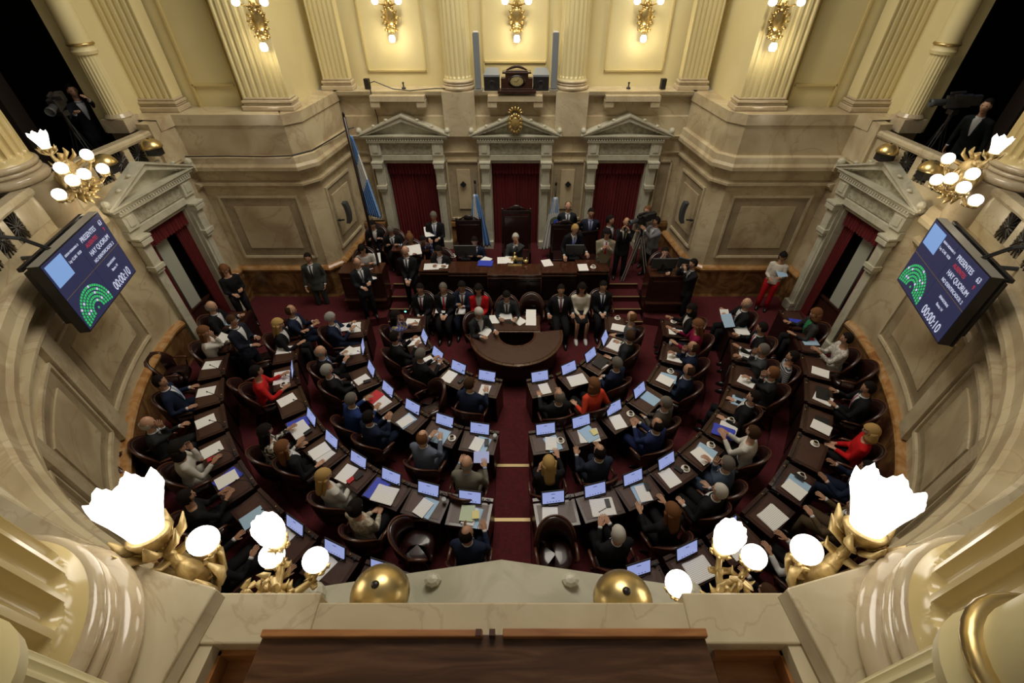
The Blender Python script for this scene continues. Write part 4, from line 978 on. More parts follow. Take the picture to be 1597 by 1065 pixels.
    if skirt:
        p.rings([[(x_ + .19 * cos(2 * pi * i / 16), y_ + (.13) * sin(2 * pi * i / 16) * (1 if True else 1), z_) for i in range(16)] for x_, y_, z_ in ((0, -.02, .44), (0, .0, .62))])
        p.tube([(0, .0, .55), (0, .25, .56), (0, .44, .55)], [.15, .15, .13], 14, flat=.6)
    else:
        for h_, kn, an in legs:
            p.tube([h_, (Vector(h_) + Vector(kn)) / 2, kn, (Vector(kn) + Vector(an)) / 2, Vector(an) + Vector((0, 0, -.03))], [.098, .09, .072, .062, .058], 10, 0)
        p.ball((0, P0.y + .01, .90 if st else .53), (.165, .115, .10), 14)
    p.build('skirt' if skirt else 'trousers', pc, root, smooth=True)
    for h_, kn, an in legs:
        s_ = MB(); s_.rings([[(an[0] + w_ * cos(2 * pi * i / 10), an[1] + .06 + l_ * sin(2 * pi * i / 10), z_) for i in range(10)] for z_, w_, l_ in ((.003, .045, .135), (.03, .046, .135), (.06, .038, .10), (.09, .034, .05))]); s_.build('shoe', M_shoe if not skirt else M_flagwhite, root, smooth=True)
    if not st and seat:
        cz = floor; o_ = Matrix.Rotation(rz, 4, 'Z') @ Vector((0, -.02, 0)); NP[0] += 1
        chair(root.location.x + o_.x, root.location.y + o_.y, cz, rz, chairlab or 'maroon armchair of the ' + ' '.join(label.split()[:12]))
    return root, (WL, WR), rz
def patmat(name, c1, c2, scale=30, kind='noise'):
    m = mat(name, c1, .75); nt = m.node_tree; tc = nt.nodes.new('ShaderNodeTexCoord'); r = nt.nodes.new('ShaderNodeValToRGB')
    if kind == 'noise': t = nt.nodes.new('ShaderNodeTexNoise'); t.inputs['Scale'].default_value = scale; out = t.outputs['Fac']; r.color_ramp.elements[0].position = .47; r.color_ramp.elements[1].position = .55
    elif kind == 'dots': t = nt.nodes.new('ShaderNodeTexVoronoi'); t.inputs['Scale'].default_value = scale; out = t.outputs['Distance']; r.color_ramp.elements[0].position = .30; r.color_ramp.elements[1].position = .36
    else: t = nt.nodes.new('ShaderNodeTexWave'); t.inputs['Scale'].default_value = scale; t.bands_direction = 'Z'; out = t.outputs[1]; r.color_ramp.elements[0].position = .45; r.color_ramp.elements[1].position = .55
    nt.links.new(tc.outputs['Object'], t.inputs[0]); r.color_ramp.elements[0].color = (*c1, 1); r.color_ramp.elements[1].color = (*c2, 1)
    nt.links.new(out, r.inputs[0]); nt.links.new(r.outputs[0], nt.nodes['Principled BSDF'].inputs['Base Color']); return m
BK = (.012, .012, .014); NV = (.014, .020, .045); GR = (.06, .065, .07); DG = (.025, .027, .03); BL = (.02, .04, .15); LG = (.17, .16, .13); WH = (.60, .57, .52); RED = (.50, .02, .02)
LB = (.30, .38, .60)
# ---- left outermost row
L4 = .24
person(330, 478, L4, 'bald man in dark suit seated by the left doorway', 'desk', BK, hs='bald', hc='g', skin='l', turn=10)
person(362, 500, L4, 'dark-haired man in dark suit standing at the left outermost desks', 'hold', (.014, .017, .028), hs='short', hc='b', skin='m', face=-100)
person(319, 517, L4, 'woman in white blouse holding a sheet, left outermost row', 'chin', WH, hs='long', hc='r', skin='l', fem=True, jacket=False)
person(250, 595, L4, 'man in navy suit leaning back before the left curved wall', 'rest', NV, LB, hc='k', skin='m', lean=-4, turn=-15)
person(231, 660, L4, 'bald man in black suit and blue tie with hand at mouth, left curved wall', 'chin', DG, (.03, .05, .2), hs='bald', hc='w', skin='l')
person(277, 700, L4, 'woman in white top with black hair bent forward, left outermost row', 'chinl', (.50, .48, .44), hs='bob', hc='k', skin='m', fem=True, jacket=False, pants=(.5, .48, .44))
person(291, 775, L4, 'person in black with crossed bare arms beside a royal blue binder', 'fold', BK, hs='short', hc='k', skin='m', fem=True, jacket=False)
person(322, 862, L4, 'person in black suit behind the near left globes, reaching to a phone', 'desk', BK, hs='short', hc='b', skin='m')
person(415, 925, L4, 'person in black suit almost hidden behind the near left wall light', 'desk', BK, hs='short', hc='k', skin='m')
# ---- left third row
L3 = .12
person(454, 484, L3, 'balding man in dark suit, farthest seat of the left third row', 'fold', NV, hs='thin', hc='b', skin='m', turn=15)
person(434, 505, L3, 'woman with light brown hair and black jacket, left third row', 'desk', BK, hs='long', hc='y', skin='l', fem=True, jacket='j')
person(400, 579, L3, 'woman in sleeveless red top with outstretched arms, left third row', 'desk', RED, hs='short', hc='k', skin='m', fem=True, jacket=False)
person(414, 672, L3, 'woman in black and white floral top, left third row', 'desk', BK, hs='long', hc='k', skin='m', fem=True, jacket=False, pattern=patmat('floral_black_white', (.02, .02, .02), (.6, .58, .52), 22))
person(441, 697, L3, 'woman with long brown hair in black jacket, left third row', 'rest', BK, hs='long', hc='r', skin='l', fem=True, jacket='j')
person(505, 742, L3, 'blonde woman in white blouse looking right, left third row', 'lap', (.55, .54, .50), hs='long', hc='y', skin='l', fem=True, jacket=False, pants=(.5, .49, .46), turn=-30)
person(555, 791, L3, 'black-haired woman in beige lace dress, near left third row', 'lap', (.4, .36, .28), hs='bun', hc='k', skin='m', fem=True, jacket=False, pattern=patmat('beige_lace', (.30, .26, .19), (.50, .46, .37), 30))
person(728, 832, L3, 'man in dark suit nearest the aisle in the left third row', 'chinl', NV, hs='thin', hc='k', skin='m', turn=-25)
# ---- left second row
person(515, 495, 0, 'grey-haired man in navy suit reading, left second row', 'read', NV, (.3, .3, .35), hs='short', hc='g', skin='l')
person(500, 548, 0, 'bald man in black suit with blue shirt holding pages, left second row', 'read', BK, (.04, .06, .25), hs='bald', hc='g', skin='l', shirt=(.3, .38, .6), hp=5)
person(510, 577, 0, 'grey-haired man in black suit with pink tie and folded hands', 'lap', BK, (.55, .30, .28), hs='short', hc='g', skin='l', lean=-6)
person(548, 622, 0, 'man in bright blue suit writing at a red striped booklet', 'write', BL, hs='short', hc='s', skin='m', hp=8)
person(575, 650, 0, 'dark-haired man in navy suit gesturing over open pages', 'phone', NV, hs='short', hc='k', skin='m', hp=6)
person(659, 682, 0, 'balding man in blue grey suit typing, left second row', 'type', (.12, .14, .20), hs='thin', hc='r', skin='l')
person(728, 722, 0, 'bald man in grey suit beside the aisle steps, left second row', 'desk', LG, hs='bald', hc='g', skin='l', shirt=(.3, .4, .6), lean=14)
# ---- left front row
person(617, 492, 0, 'woman in colourful blouse, farthest seat of the left front row', 'chin', (.1, .1, .3), hs='long', hc='k', skin='m', fem=True, jacket=False, pattern=patmat('colourful_print', (.05, .08, .35), (.45, .35, .15), 18))
person(616, 525, 0, 'dark-haired man in black suit with red tie holding a phone', 'read', BK, (.4, .05, .05), hs='short', hc='k', skin='m', hp=8)
person(656, 552, 0, 'grey-haired man in black suit typing, left front row', 'type', BK, hs='short', hc='s', skin='m')
person(733, 598, 0, 'man in navy suit nearest the aisle, left front row', 'desk', NV, hs='short', hc='b', skin='l', lean=14, turn=-40)
# ---- right front row
person(872, 618, 0, 'grey-haired man in black suit nearest the aisle, right front row', 'desk', BK, hs='thin', hc='s', skin='m', turn=20, lean=-4)
person(926, 598, 0, 'woman in bright orange red jacket, right front row', 'rest', (.60, .06, .03), hs='bob', hc='r', skin='l', fem=True, jacket=False, lean=8)
person(962, 566, 0, 'man in navy suit and glasses, right front row', 'lap', NV, hs='short', hc='s', skin='m')
person(983, 523, 0, 'man in dark suit and grey tie turning to his right', 'rest', DG, (.10, .10, .12), hs='short', hc='b', skin='m', turn=-50, shirt=(.6, .58, .5))
person(985, 494, 0, 'man in short-sleeved grey shirt, farthest right front row', 'lap', (.09, .09, .10), hs='thin', hc='r', skin='l', jacket=False, fem=True, turn=-20)
# ---- right second row
person(1080, 541, 0, 'man in dark suit with hand on face, right second row', 'chinl', NV, hs='thin', hc='b', skin='m')
person(1074, 577, 0, 'man in navy suit with folded hands, right second row', 'lap', NV, hs='thin', hc='b', skin='m')
person(1038, 628, 0, 'grey-haired man in brown grey suit looking left, right second row', 'lap', (.07, .06, .05), hs='short', hc='s', skin='l', turn=25)
person(1025, 662, 0, 'man in royal navy suit with clasped hands leaning forward', 'fold', (.018, .028, .09), hs='thin', hc='k', skin='m', lean=2)
person(935, 704, 0, 'man in dark navy suit with thinning black hair, right second row', 'desk', (.02, .026, .045), hs='thin', hc='k', skin='m')
person(856, 722, 0, 'blonde woman in black beside the aisle steps, right second row', 'drink', BK, hs='long', hc='y', skin='l', fem=True, jacket=False)
# ---- right third row
person(1078, 482, L3, 'woman in black jacket over white blouse, right third row', 'desk', BK, hs='bob', hc='k', skin='m', fem=True, jacket='j', shirt=(.6, .6, .6), turn=20)
person(1088, 506, L3, 'woman in burgundy sweater with auburn hair, right third row', 'desk', (.22, .01, .05), hs='long', hc='r', skin='l', fem=True, jacket=False)
person(1190, 545, L3, 'grey-haired man in grey jacket covering his face', 'chinl', GR, hs='short', hc='s', skin='m')
person(1205, 581, L3, 'man in dark suit with a bright red tie, right third row', 'chinl', DG, (.45, .06, .04), hs='short', hc='r', skin='l', turn=-10)
person(1175, 619, L3, 'man in black suit watching, right third row above the blue binder', 'rest', BK, hs='short', hc='k', skin='l', turn=20)
person(1174, 674, L3, 'dark-haired person in white shirt with bent elbows, right third row', 'fold', (.60, .58, .53), hs='short', hc='b', skin='l', fem=True, jacket=False)
person(1134, 722, L3, 'grey-haired man in slate blue jacket, right third row', 'chinl', (.05, .07, .11), hs='short', hc='s', skin='l')
person(1122, 765, L3, 'grey-haired man in black suit near the right lamps', 'rest', BK, hs='short', hc='w', skin='l', turn=15)
person(1048, 796, L3, 'woman with long auburn hair in black, near right third row', 'desk', BK, hs='long', hc='r', skin='l', fem=True, jacket=False)
person(964, 832, L3, 'grey-haired man in black suit with folded hands, near right third row', 'fold', BK, hs='short', hc='w', skin='l')
person(1236, 556, L3, 'person in black and white striped shirt leaning back, right rows', 'rest', BK, hs='short', hc='k', skin='m', fem=True, jacket=False, pattern=patmat('striped_shirt', (.02, .02, .03), (.30, .30, .32), 9, 'wave'))
# ---- right outermost row
person(1164, 473, L3, 'bald man in black suit holding a pale blue folder', 'read', BK, hs='bald', hc='g', skin='l', hp=0)
person(1188, 511, L3, 'man in black suit with crimson tie, farthest right rows', 'desk', BK, (.35, .02, .04), hs='short', hc='k', skin='m')
person(1272, 489, L4, 'woman in dark speckled jacket over green top by the right doorway', 'desk', BK, hs='bob', hc='r', skin='l', fem=True, jacket='j', shirt=(.03, .20, .08), pattern=patmat('speckled_black', (.05, .05, .05), (.012, .012, .012), 60, 'dots'))
person(1320, 528, L4, 'black-haired woman in white patterned blouse by the right curved wall', 'fold', (.55, .5, .45), hs='short', hc='k', skin='m', fem=True, jacket=False, pattern=patmat('white_pattern', (.40, .37, .34), (.62, .60, .56), 25), pants=(.5, .48, .45))
person(1354, 605, L4, 'man in dark suit with pink tie using a tablet, right curved wall', 'desk', BK, (.35, .10, .18), hs='short', hc='k', skin='m', turn=10)
person(1358, 672, L4, 'blonde woman in bright red jacket, right outermost row', 'lap', (.50, .012, .015), hs='bob', hc='y', skin='l', fem=True, jacket=False)
person(1353, 730, L4, 'man in navy suit with open pink shirt, right outermost row', 'desk', NV, hs='short', hc='k', skin='d', shirt=(.6, .45, .45))
person(1335, 790, L4, 'person in brown jacket mostly hidden behind the near right torch lamp', 'desk', (.10, .07, .04), hs='short', hc='r', skin='l')
person(1268, 855, L4, 'person in white sleeves hidden by the near right globe', 'write', (.5, .5, .5), hs='short', hc='b', skin='m', fem=True, jacket=False)
person(1196, 925, L4, 'person in black suit behind the near right wall light', 'desk', BK, hs='short', hc='b', skin='l')
# ---- staff seated before the rostrum
for u, v, lb, kw in ((655, 450, 'man in dark suit with dark red tie, leftmost seat before the rostrum', dict(pose='lap', top=BK, tie=(.12, .03, .04), hc='k')),
                     (691, 449, 'grey-haired man with bright red tie seated before the rostrum', dict(pose='lap', top=BK, tie=(.45, .03, .03), hc='s', skin='l')),
                     (720, 446, 'young man in navy suit looking at his phone before the rostrum', dict(pose='phone', top=NV, tie=(.15, .08, .04), hc='k')),
                     (746, 451, 'long-haired woman in red jacket seated before the rostrum', dict(pose='lap', top=(.45, .012, .015), hs='long', hc='k', fem=True, jacket='j', shirt=(.3, .28, .25))),
                     (875, 452, 'man in black suit with hands on knees before the rostrum', dict(pose='rest', top=BK, tie=(.12, .04, .05), hc='k')),
                     (908, 449, 'woman in white blouse and black skirt holding papers before the rostrum', dict(pose='lap', top=(.62, .58, .48), hs='long', hc='k', fem=True, jacket=False, skirt=True)),
                     (941, 446, 'man in black suit and navy tie, rightmost seat before the rostrum', dict(pose='lap', top=BK, tie=(.02, .03, .1), hc='k', skin='l'))):
    person(u, v, 0, lb, face=180 + (u - 806) * .03, **kw)
person(790, 461, 0, 'man in dark suit writing at the secretary table', 'write', DG, (.03, .02, .02), hs='short', hc='k', skin='m', face=180, hp=34)
person(747, 487, 0, 'grey-haired man in dark suit writing at the crescent table', 'write', DG, hs='short', hc='w', skin='l', face=215, hp=40)
# ---- rostrum
RF = .6
person(804, 371, RF, 'grey-haired presiding man in grey suit and blue tie, centre of rostrum', 'chinl', (.05, .055, .06), (.05, .08, .2), hs='short', hc='w', skin='l', face=180, seat=False, hp=6)
person(740, 376, RF, 'dark-haired man in dark suit seated left of the presiding man', 'write', NV, (.05, .02, .02), hs='short', hc='k', skin='m', face=178, seat=False, hp=20)
person(684, 390, RF, 'dark-haired man writing at the left end of the rostrum bench', 'write', BK, hs='short', hc='k', skin='m', face=176, hp=30)
person(897, 357, RF, 'fair-haired man with glasses leaning on the right of the bench', 'leanfw', BK, (.12, .14, .3), hs='short', hc='y', skin='l', face=196, lean=24)
person(886, 322, RF, 'tall man in dark suit standing behind the right of the rostrum', 'behind', (.02, .024, .03), (.05, .05, .07), hs='thin', hc='b', skin='l', face=180)
person(922, 332, RF, 'man in navy suit with striped tie standing by the right curtain', 'behind', (.018, .02, .035), (.06, .07, .15), hs='short', hc='k', skin='m', face=178, shirt=(.3, .33, .5))
person(676, 337, RF, 'grey-haired man in black suit standing with a paper, left curtain', 'paper', BK, (.2, .25, .45), hs='short', hc='s', skin='m', face=180)
person(947, 364, RF, 'man in beige jacket and red tie bowing his head, right of rostrum', 'adjust', (.25, .22, .16), (.35, .02, .02), hs='short', hc='k', skin='m', face=178, pants=(.06, .055, .045))
person(952, 343, RF, 'dark-haired man in black suit turned away beside the photographer', 'sides', BK, hs='short', hc='k', skin='l', face=230)
person(977, 347, RF, 'bald photographer in black suit raising a camera, right of rostrum', 'camera', BK, (.02, .02, .02), hs='bald', hc='b', skin='m', face=170, shirt=(.6, .57, .45))
person(1023, 345, RF, 'cameraman in grey jacket working a tripod television camera', 'tvcam', (.15, .15, .16), hs='short', hc='k', skin='m', face=115, pants=(.03, .02, .02))
person(1013, 350, RF, 'brown-haired man half hidden behind the tripod television camera', 'sides', (.10, .08, .06), hs='short', hc='r', skin='l', face=140, xyz=(3.42, 11.15), scale=.93)
person(1037, 393, RF, 'young man in black suit behind the right clerk desk monitors', 'chin', BK, (.3, .3, .3), hs='short', hc='k', skin='l', face=170)
person(565, 388, RF, 'long-haired woman in white blouse writing at the left clerk desk', 'write', (.58, .56, .54), hs='long', hc='k', skin='l', fem=True, jacket=False, face=200, tilt=12)
person(581, 350, RF, 'man in black suit with pale shirt behind the flagpole', 'write', BK, hs='short', hc='k', skin='l', face=190, shirt=(.6, .6, .58))
person(609, 359, RF, 'grey-haired man in black suit reading at the small left desk', 'write', BK, (.1, .12, .2), hs='short', hc='s', skin='m', face=185, hp=36)
person(639, 371, RF, 'woman with tied brown hair holding white pages, left of rostrum', 'read', (.05, .03, .03), hs='bun', hc='r', skin='d', fem=True, jacket=False, face=190, pattern=patmat('dark_lace', (.04, .02, .02), (.15, .1, .08), 40))
person(660, 374, RF, 'person in white-dotted blue and purple clothes bending, left of rostrum', 'write', (.05, .05, .2), hs='short', hc='k', skin='m', fem=True, jacket=False, face=200, seat=False, pattern=patmat('dotted_blue', (.6, .6, .65), (.04, .05, .16), 22, 'dots'), lean=35)
# ---- standing on the floor
person(632, 391, .30, 'bald man in black suit with clasped hands on the left stairs', 'clasp', BK, (.03, .03, .03), hs='bald', hc='w', skin='l', face=180)
person(557, 409, .22, 'man in dark suit reading pages beside the left clerk desk', 'hold', (.016, .018, .022), (.1, .1, .15), hs='thin', hc='s', skin='l', face=215)
person(480, 402, .0, 'man in grey suit standing before the brown marble dado', 'pocket', (.05, .055, .05), (.03, .03, .03), hs='short', hc='k', skin='m', face=190)
person(350, 420, .24, 'curly-haired woman in black dress holding white papers by left door', 'hold', BK, hs='long', hc='r', skin='l', fem=True, jacket=False, face=225)
person(1221, 400, .24, 'woman in white blouse and red trousers holding a blue folder', 'hold', (.58, .54, .48), hs='pony', hc='k', skin='m', fem=True, jacket=False, face=150, pants=(.40, .01, .015), scale=.95)
person(1081, 411, .10, 'photographer in black suit aiming a camera, right of clerk desk', 'camera', BK, hs='short', hc='k', skin='l', face=110, pants=BK)
# ---- gallery cameramen
person(113, 142, 3.7, 'cameraman in dark suit in the left gallery box', 'tvcam', (.012, .014, .02), hs='short', hc='k', skin='l', face=230, shirt=(.5, .52, .6))
person(1538, 166, 3.65, 'cameraman in dark suit and headset in the right gallery box', 'sides', (.012, .016, .016), hs='short', hc='k', skin='l', face=120, lean=18)
# ================================================================= lamps, screens, flags and fittings
def leafarm(mb, pts, r0, k=5):
    """acanthus-like curling arm: a tapering tube with leaf lobes along it"""
    pts = [Vector(p) for p in pts]; n = len(pts); mb.tube(pts, [r0 * (1 - .55 * i / (n - 1)) for i in range(n)], 10)
    for i in range(1, n):
        d = (pts[i] - pts[i - 1]).normalized(); s = d.cross(Vector((0, 0, 1)));
        if s.length < .1: s = Vector((1, 0, 0))
        s.normalize(); u = s.cross(d)
        for q in (-1, 1):
            a = pts[i] + s * q * r0 * .5; mb.tube([a, a + s * q * r0 * 1.3 + u * r0 * .5, a + s * q * r0 * 1.7 + u * r0 * 1.5 + d * r0 * .6], [r0 * .75, r0 * .6, r0 * .08], 6, flat=.45)
        a = pts[i] + u * r0 * .3; mb.tube([a, a + u * r0 * 1.2, a + u * r0 * 1.5 - d * r0], [r0 * .6, r0 * .45, r0 * .08], 6, flat=.5)
def wall_light(label, base, globes, torch, tscale=1.0, group=None, stem_r=.05, plate=True, tdir=(0, 0, 1), gs=.09, egg=(), shell=0):
    t = thing('branched_wall_light', label, 'wall lamp', base, 0, group); B = Vector(base)
    b = MB()
    if plate:
        b.ball((0, 0, -.04), (.075, .075, .17), 16, rings=10); b.ball((0, 0, -.26), (.06, .06, .10), 12, rings=8)
        for k in range(10):
            a = 2 * pi * k / 10; b.tube([(0.06 * cos(a), .06 * sin(a), -.2), (.14 * cos(a), .14 * sin(a), -.12), (.19 * cos(a), .19 * sin(a), .0 + .05 * (k % 2)), (.16 * cos(a), .16 * sin(a), .12)], [.04, .05, .04, .01], 6, flat=.45)
        if shell:
            sx_ = 1 if base[0] < 0 else -1
            b.ball((.02 * sx_, 0, -.02), (.10, .22, .30), 18, rings=12); b.ball((.09 * sx_, 0, -.06), (.12, .15, .16), 16, rings=10)
            for k in range(14):
                a = 2 * pi * k / 14; b.tube([(.04 * sx_, .18 * cos(a), .26 * sin(a)), (.12 * sx_, .27 * cos(a), .36 * sin(a)), (.14 * sx_, .33 * cos(a + .15), .43 * sin(a + .15))], [.045, .045, .01], 6, flat=.6)
            for k in range(9):
                a = pi + pi * k / 8; b.ball((.16 * sx_, .20 * cos(a), .28 * sin(a)), .04, 8, rings=6)
    else:
        b.lathe([(.01, -.2), (.07, -.2), (.10, -.1), (.07, -.04), (.05, .0), (.01, .02)], seg=20)
        for k in range(6):
            a = 2 * pi * k / 6; leafarm(b, [(0, 0, -.1), (.05 * cos(a), .05 * sin(a), .0), (.09 * cos(a), .09 * sin(a), .06 + .05 * (k % 2))], .03)
    b.build('bracket', M_gilt, t, smooth=True)
    for i, g in enumerate(globes):
        G = Vector(g) - B; r = gs; st = G + Vector((0, 0, -r * 1.2)); dirh = Vector((G.x, G.y, 0)); a = MB()
        p0 = Vector((0, 0, -.08)); leafarm(a, [p0, p0 + (st - p0) * .35 + Vector((0, 0, -.08)), p0 + (st - p0) * .75 + Vector((0, 0, -.09)), st], .034)
        a.lathe([(.01, -r * 1.45), (.05, -r * 1.3), (.06, -r * .9), (.05, -r * .8), (.01, -r * .8)], tuple(G), 12)
        for k in range(6): an = k * pi / 3; a.tube([(G.x + .045 * cos(an), G.y + .045 * sin(an), G.z - r * 1.2), (G.x + .075 * cos(an), G.y + .075 * sin(an), G.z - r * .7)], [.02, .004], 5)
        a.build('arm', M_gilt, t, smooth=True)
        m = MB()
        if i in egg:
            R = []
            for z, q in ((-.9, .40), (-.5, .66), (.1, .88), (.9, 1.06), (1.7, 1.10), (2.3, .95), (2.6, .70), (2.65, .3), (2.6, .05)):
                R.append([(G.x + r * q * cos(2 * pi * j / 40) * (1 + .035 * cos(10 * 2 * pi * j / 40)), G.y + r * q * sin(2 * pi * j / 40) * (1 + .035 * cos(10 * 2 * pi * j / 40)), G.z + r * z * (1 + (.04 if z > 2 else 0) * cos(10 * 2 * pi * j / 40))) for j in range(40)])
            m.rings(R)
        else:
            m.ball(tuple(G), (r, r, r * .95), 24, rings=14)
        m.build('glass_globe', M_globe, t, smooth=True)
    if torch:
        T = Vector(torch) - B; s = tscale; a = MB(); leafarm(a, [Vector((0, 0, .05)), T * .5 + Vector((0, 0, -.03)), T + Vector((0, 0, -.08 * s))], .05)
        Rt = Vector(tdir).normalized().to_track_quat('Z', 'Y').to_matrix().to_4x4(); TM = Matrix.Translation(T) @ Rt
        a.lathe([(.01, -.09 * s), (.07 * s, -.06 * s), (.10 * s, 0), (.105 * s, .015 * s), (.09 * s, .02 * s), (.08 * s, .0), (.01, -.02 * s)], seg=24, M=TM)
        for k in range(7):
            an = 2 * pi * k / 7; a.tube([TM @ Vector((.06 * s * cos(an), .06 * s * sin(an), -.10 * s)), TM @ Vector((.14 * s * cos(an), .14 * s * sin(an), -.04 * s)), TM @ Vector((.17 * s * cos(an), .17 * s * sin(an), .04 * s))], [.035 * s, .035 * s, .006 * s], 6, flat=.5)
        a.build('torch_holder', M_gilt, t, smooth=True)
        m = MB(); n = 60; R = []
        for z, r in ((.02, .075), (.08, .092), (.16, .118), (.22, .142)):
            R.append([(s * r * (1 + .02 * cos(30 * 2 * pi * j / n)) * cos(2 * pi * j / n), s * r * (1 + .02 * cos(30 * 2 * pi * j / n)) * sin(2 * pi * j / n), s * z) for j in range(n)])
        R.append([(s * (.155 + .014 * abs(((j * 7 / n) % 1) - .5)) * cos(2 * pi * j / n), s * .16 * sin(2 * pi * j / n), s * (.25 + .075 * (1 - abs(((j * 7 / n) % 1) - .5) * 2) + .012 * (j % 2))) for j in range(n)])
        R.append([(s * .02 * cos(2 * pi * j / n), s * .02 * sin(2 * pi * j / n), s * .235) for j in range(n)])
        m.rings(R, M=TM); m.build('torch_glass', M_globe2, t, smooth=False)
    return t
def gz(u, v, z): p = onz(u, v, z); return (p[0], p[1], z)
# near wall lights under the big corner columns: each a torch with one globe, and a leafy three-branch arm beside it
wall_light('gilded wall light with large serrated torch glass, near left column', (-1.95, 1.20, 4.45), [gz(317, 843, 4.66)], gz(233, 836, 4.74), 1.12, gs=.088, tdir=(-.15, .35, 1))
wall_light('gilded three-branch leafy light with tulip glass, near left rail', (-1.42, 1.04, 4.46), [gz(428, 838, 4.60), gz(424, 866, 4.44), gz(492, 873, 4.50)], None, gs=.078, egg=(0,), plate=False)
wall_light('gilded wall light with large serrated torch glass, near right column', (1.97, 1.18, 4.45), [gz(1258, 857, 4.66)], gz(1348, 828, 4.74), 1.12, gs=.088, tdir=(.15, .35, 1))
wall_light('gilded three-branch leafy light with tulip glass, near right rail', (1.36, 1.02, 4.46), [gz(1130, 848, 4.60), gz(1176, 868, 4.44), gz(1058, 910, 4.50)], None, gs=.078, egg=(0,), plate=False)
# side wall lights on the far piers
def inz(u, v, x):   # point on the vertical plane x = const
    d = ray(u, v); t = (x - CAMX) / d[0]; return (x, d[1] * t, CAMZ + d[2] * t)
wall_light('gilded five globe wall light above the left screen, on the marble pier', inz(110, 275, -7.0), [inz(95, 262, -6.62), inz(131, 271, -6.55), inz(113, 281, -6.4), inz(135, 241, -6.72), inz(160, 263, -6.6), inz(92, 303, -6.6)], inz(73, 232, -6.75), .72, gs=.085, shell=1)
wall_light('gilded five globe wall light above the right screen, on the marble pier', inz(1508, 275, 7.0), [inz(1517, 271, 6.62), inz(1483, 278, 6.55), inz(1503, 292, 6.4), inz(1479, 247, 6.72), inz(1461, 280, 6.6), inz(1522, 312, 6.6)], inz(1549, 240, 6.75), .72, gs=.085, shell=1)
for sgn, nm in ((-1, 'left'), (1, 'right')):
    l = bpy.data.lights.new('pier_lamp_glow', 'POINT'); l.energy = 14; l.color = (1, .85, .6); l.shadow_soft_size = .12
    o = bpy.data.objects.new('pier_lamp_glow', l); C.objects.link(o); o.location = (sgn * 6.55, 7.3, 4.05)
# ornamental lights on the rear and flat upper walls
def wall_sconce(x, y, z, rz, label, group=None):
    t = thing('ornate_sconce', label, 'wall lamp', (x, y, z), rz, group); t.scale = (1.22, 1.1, 1.0); b = MB()
    b.ball((0, .06, 0), (.12, .07, .20), 14, rings=9); b.ball((0, .08, .24), (.07, .06, .10), 12); b.ball((0, .08, -.22), (.10, .06, .08), 12)
    for k in range(12):
        a = 2 * pi * k / 12; b.tube([(.08 * cos(a), .06, .14 * sin(a)), (.14 * cos(a), .12, .22 * sin(a)), (.17 * cos(a), .10, .25 * sin(a))], [.03, .03, .006], 6)
    for k in range(5): b.ball((-.1 + .05 * k, .12, -.24 - .02 * (k % 2)), .028, 8, rings=6)
    b.tube([(0, .1, -.26), (0, .16, -.34)], .012, 6); b.build('ornament', M_gold, t, smooth=True)
    g = MB(); g.lathe([(.01, .0), (.04, .0), (.055, -.04), (.06, -.09), (.045, -.13), (.01, -.14)], (0, .18, -.33), 16); g.build('lower_glass', M_globe, t, smooth=True)
    for k, (gx, gzz) in enumerate(((-.21, .29), (0, .40), (.21, .29))):
        a = MB(); a.tube([(0, .08, .2), (gx * .8, .16, .26), (gx, .18, gzz - .07)], [.02, .018, .012], 6); a.build('arm', M_gold, t, smooth=True)
        g = MB(); g.ball((gx, .18, gzz), .062, 14, rings=10); g.build('glass_globe', M_globe, t, smooth=True)
    l = bpy.data.lights.new('sconce_glow', 'POINT'); l.energy = 11; l.color = (1, .86, .6); l.shadow_soft_size = .06
    o = bpy.data.objects.new('sconce_glow', l); C.objects.link(o); o.parent = t; o.location = (0, .34, -.42); return t
for u, nm in ((609, 'left bay of the rear yellow wall'), (806, 'centre bay of the rear wall, above the clock'), (1006, 'right bay of the rear yellow wall')):
    x, y, z = ony(u, 26, 12.6); wall_sconce(x, 12.63, z, pi, 'gilded sconce in the ' + nm)
for u, nm in ((406, 'left'), (1211, 'right')):
    x, y, z = ony(u, 32, 10.4); wall_sconce(x, 10.41, z, pi, 'gilded sconce on the wide fluted pilaster at the %s' % nm)
# brass dome floodlights
def dome(x, y, z, label, r=.16, face=None):
    t = thing('brass_dome_light', label, 'floodlight', (x, y, z)); b = MB()
    b.lathe([(.012, r * .74), (r * .35, r * .70), (r * .72, r * .48), (r * .95, r * .12), (r, -.02), (r * .96, -.02), (r * .9, .0), (.01, .02)], seg=36); b.build('shade', M_brass, t, smooth=True)
    b = MB(); b.lathe([(.001, r * .78), (.022, r * .77), (.026, r * .72), (.001, r * .70)], seg=16); b.build('finial', M_grille, t, smooth=True)
    b = MB(); b.box((0, .02, -.10), (r * 1.3, r * .9, .14)); b.build('lamp_box', M_black, t); return t
x, y = onz(592, 925, 4.34); dome(x, y, 4.34, 'brass dome lamp behind the near rail, left of the pediment', .185)
x, y = onz(972, 935, 4.34); dome(x, y, 4.34, 'brass dome lamp behind the near rail, right of the pediment', .185)
for u, v, lb in ((236, 228, 'farther brass dome lamp beside the left balustrade'), (163, 254, 'nearer brass dome lamp beside the left balustrade'), (1384, 236, 'farther brass dome lamp beside the right balustrade'), (1452, 264, 'nearer brass dome lamp beside the right balustrade')):
    X = (-7.05 if u < 800 else 7.05); p = inz(u, v, X); dome(p[0], p[1], p[2], lb, .19)
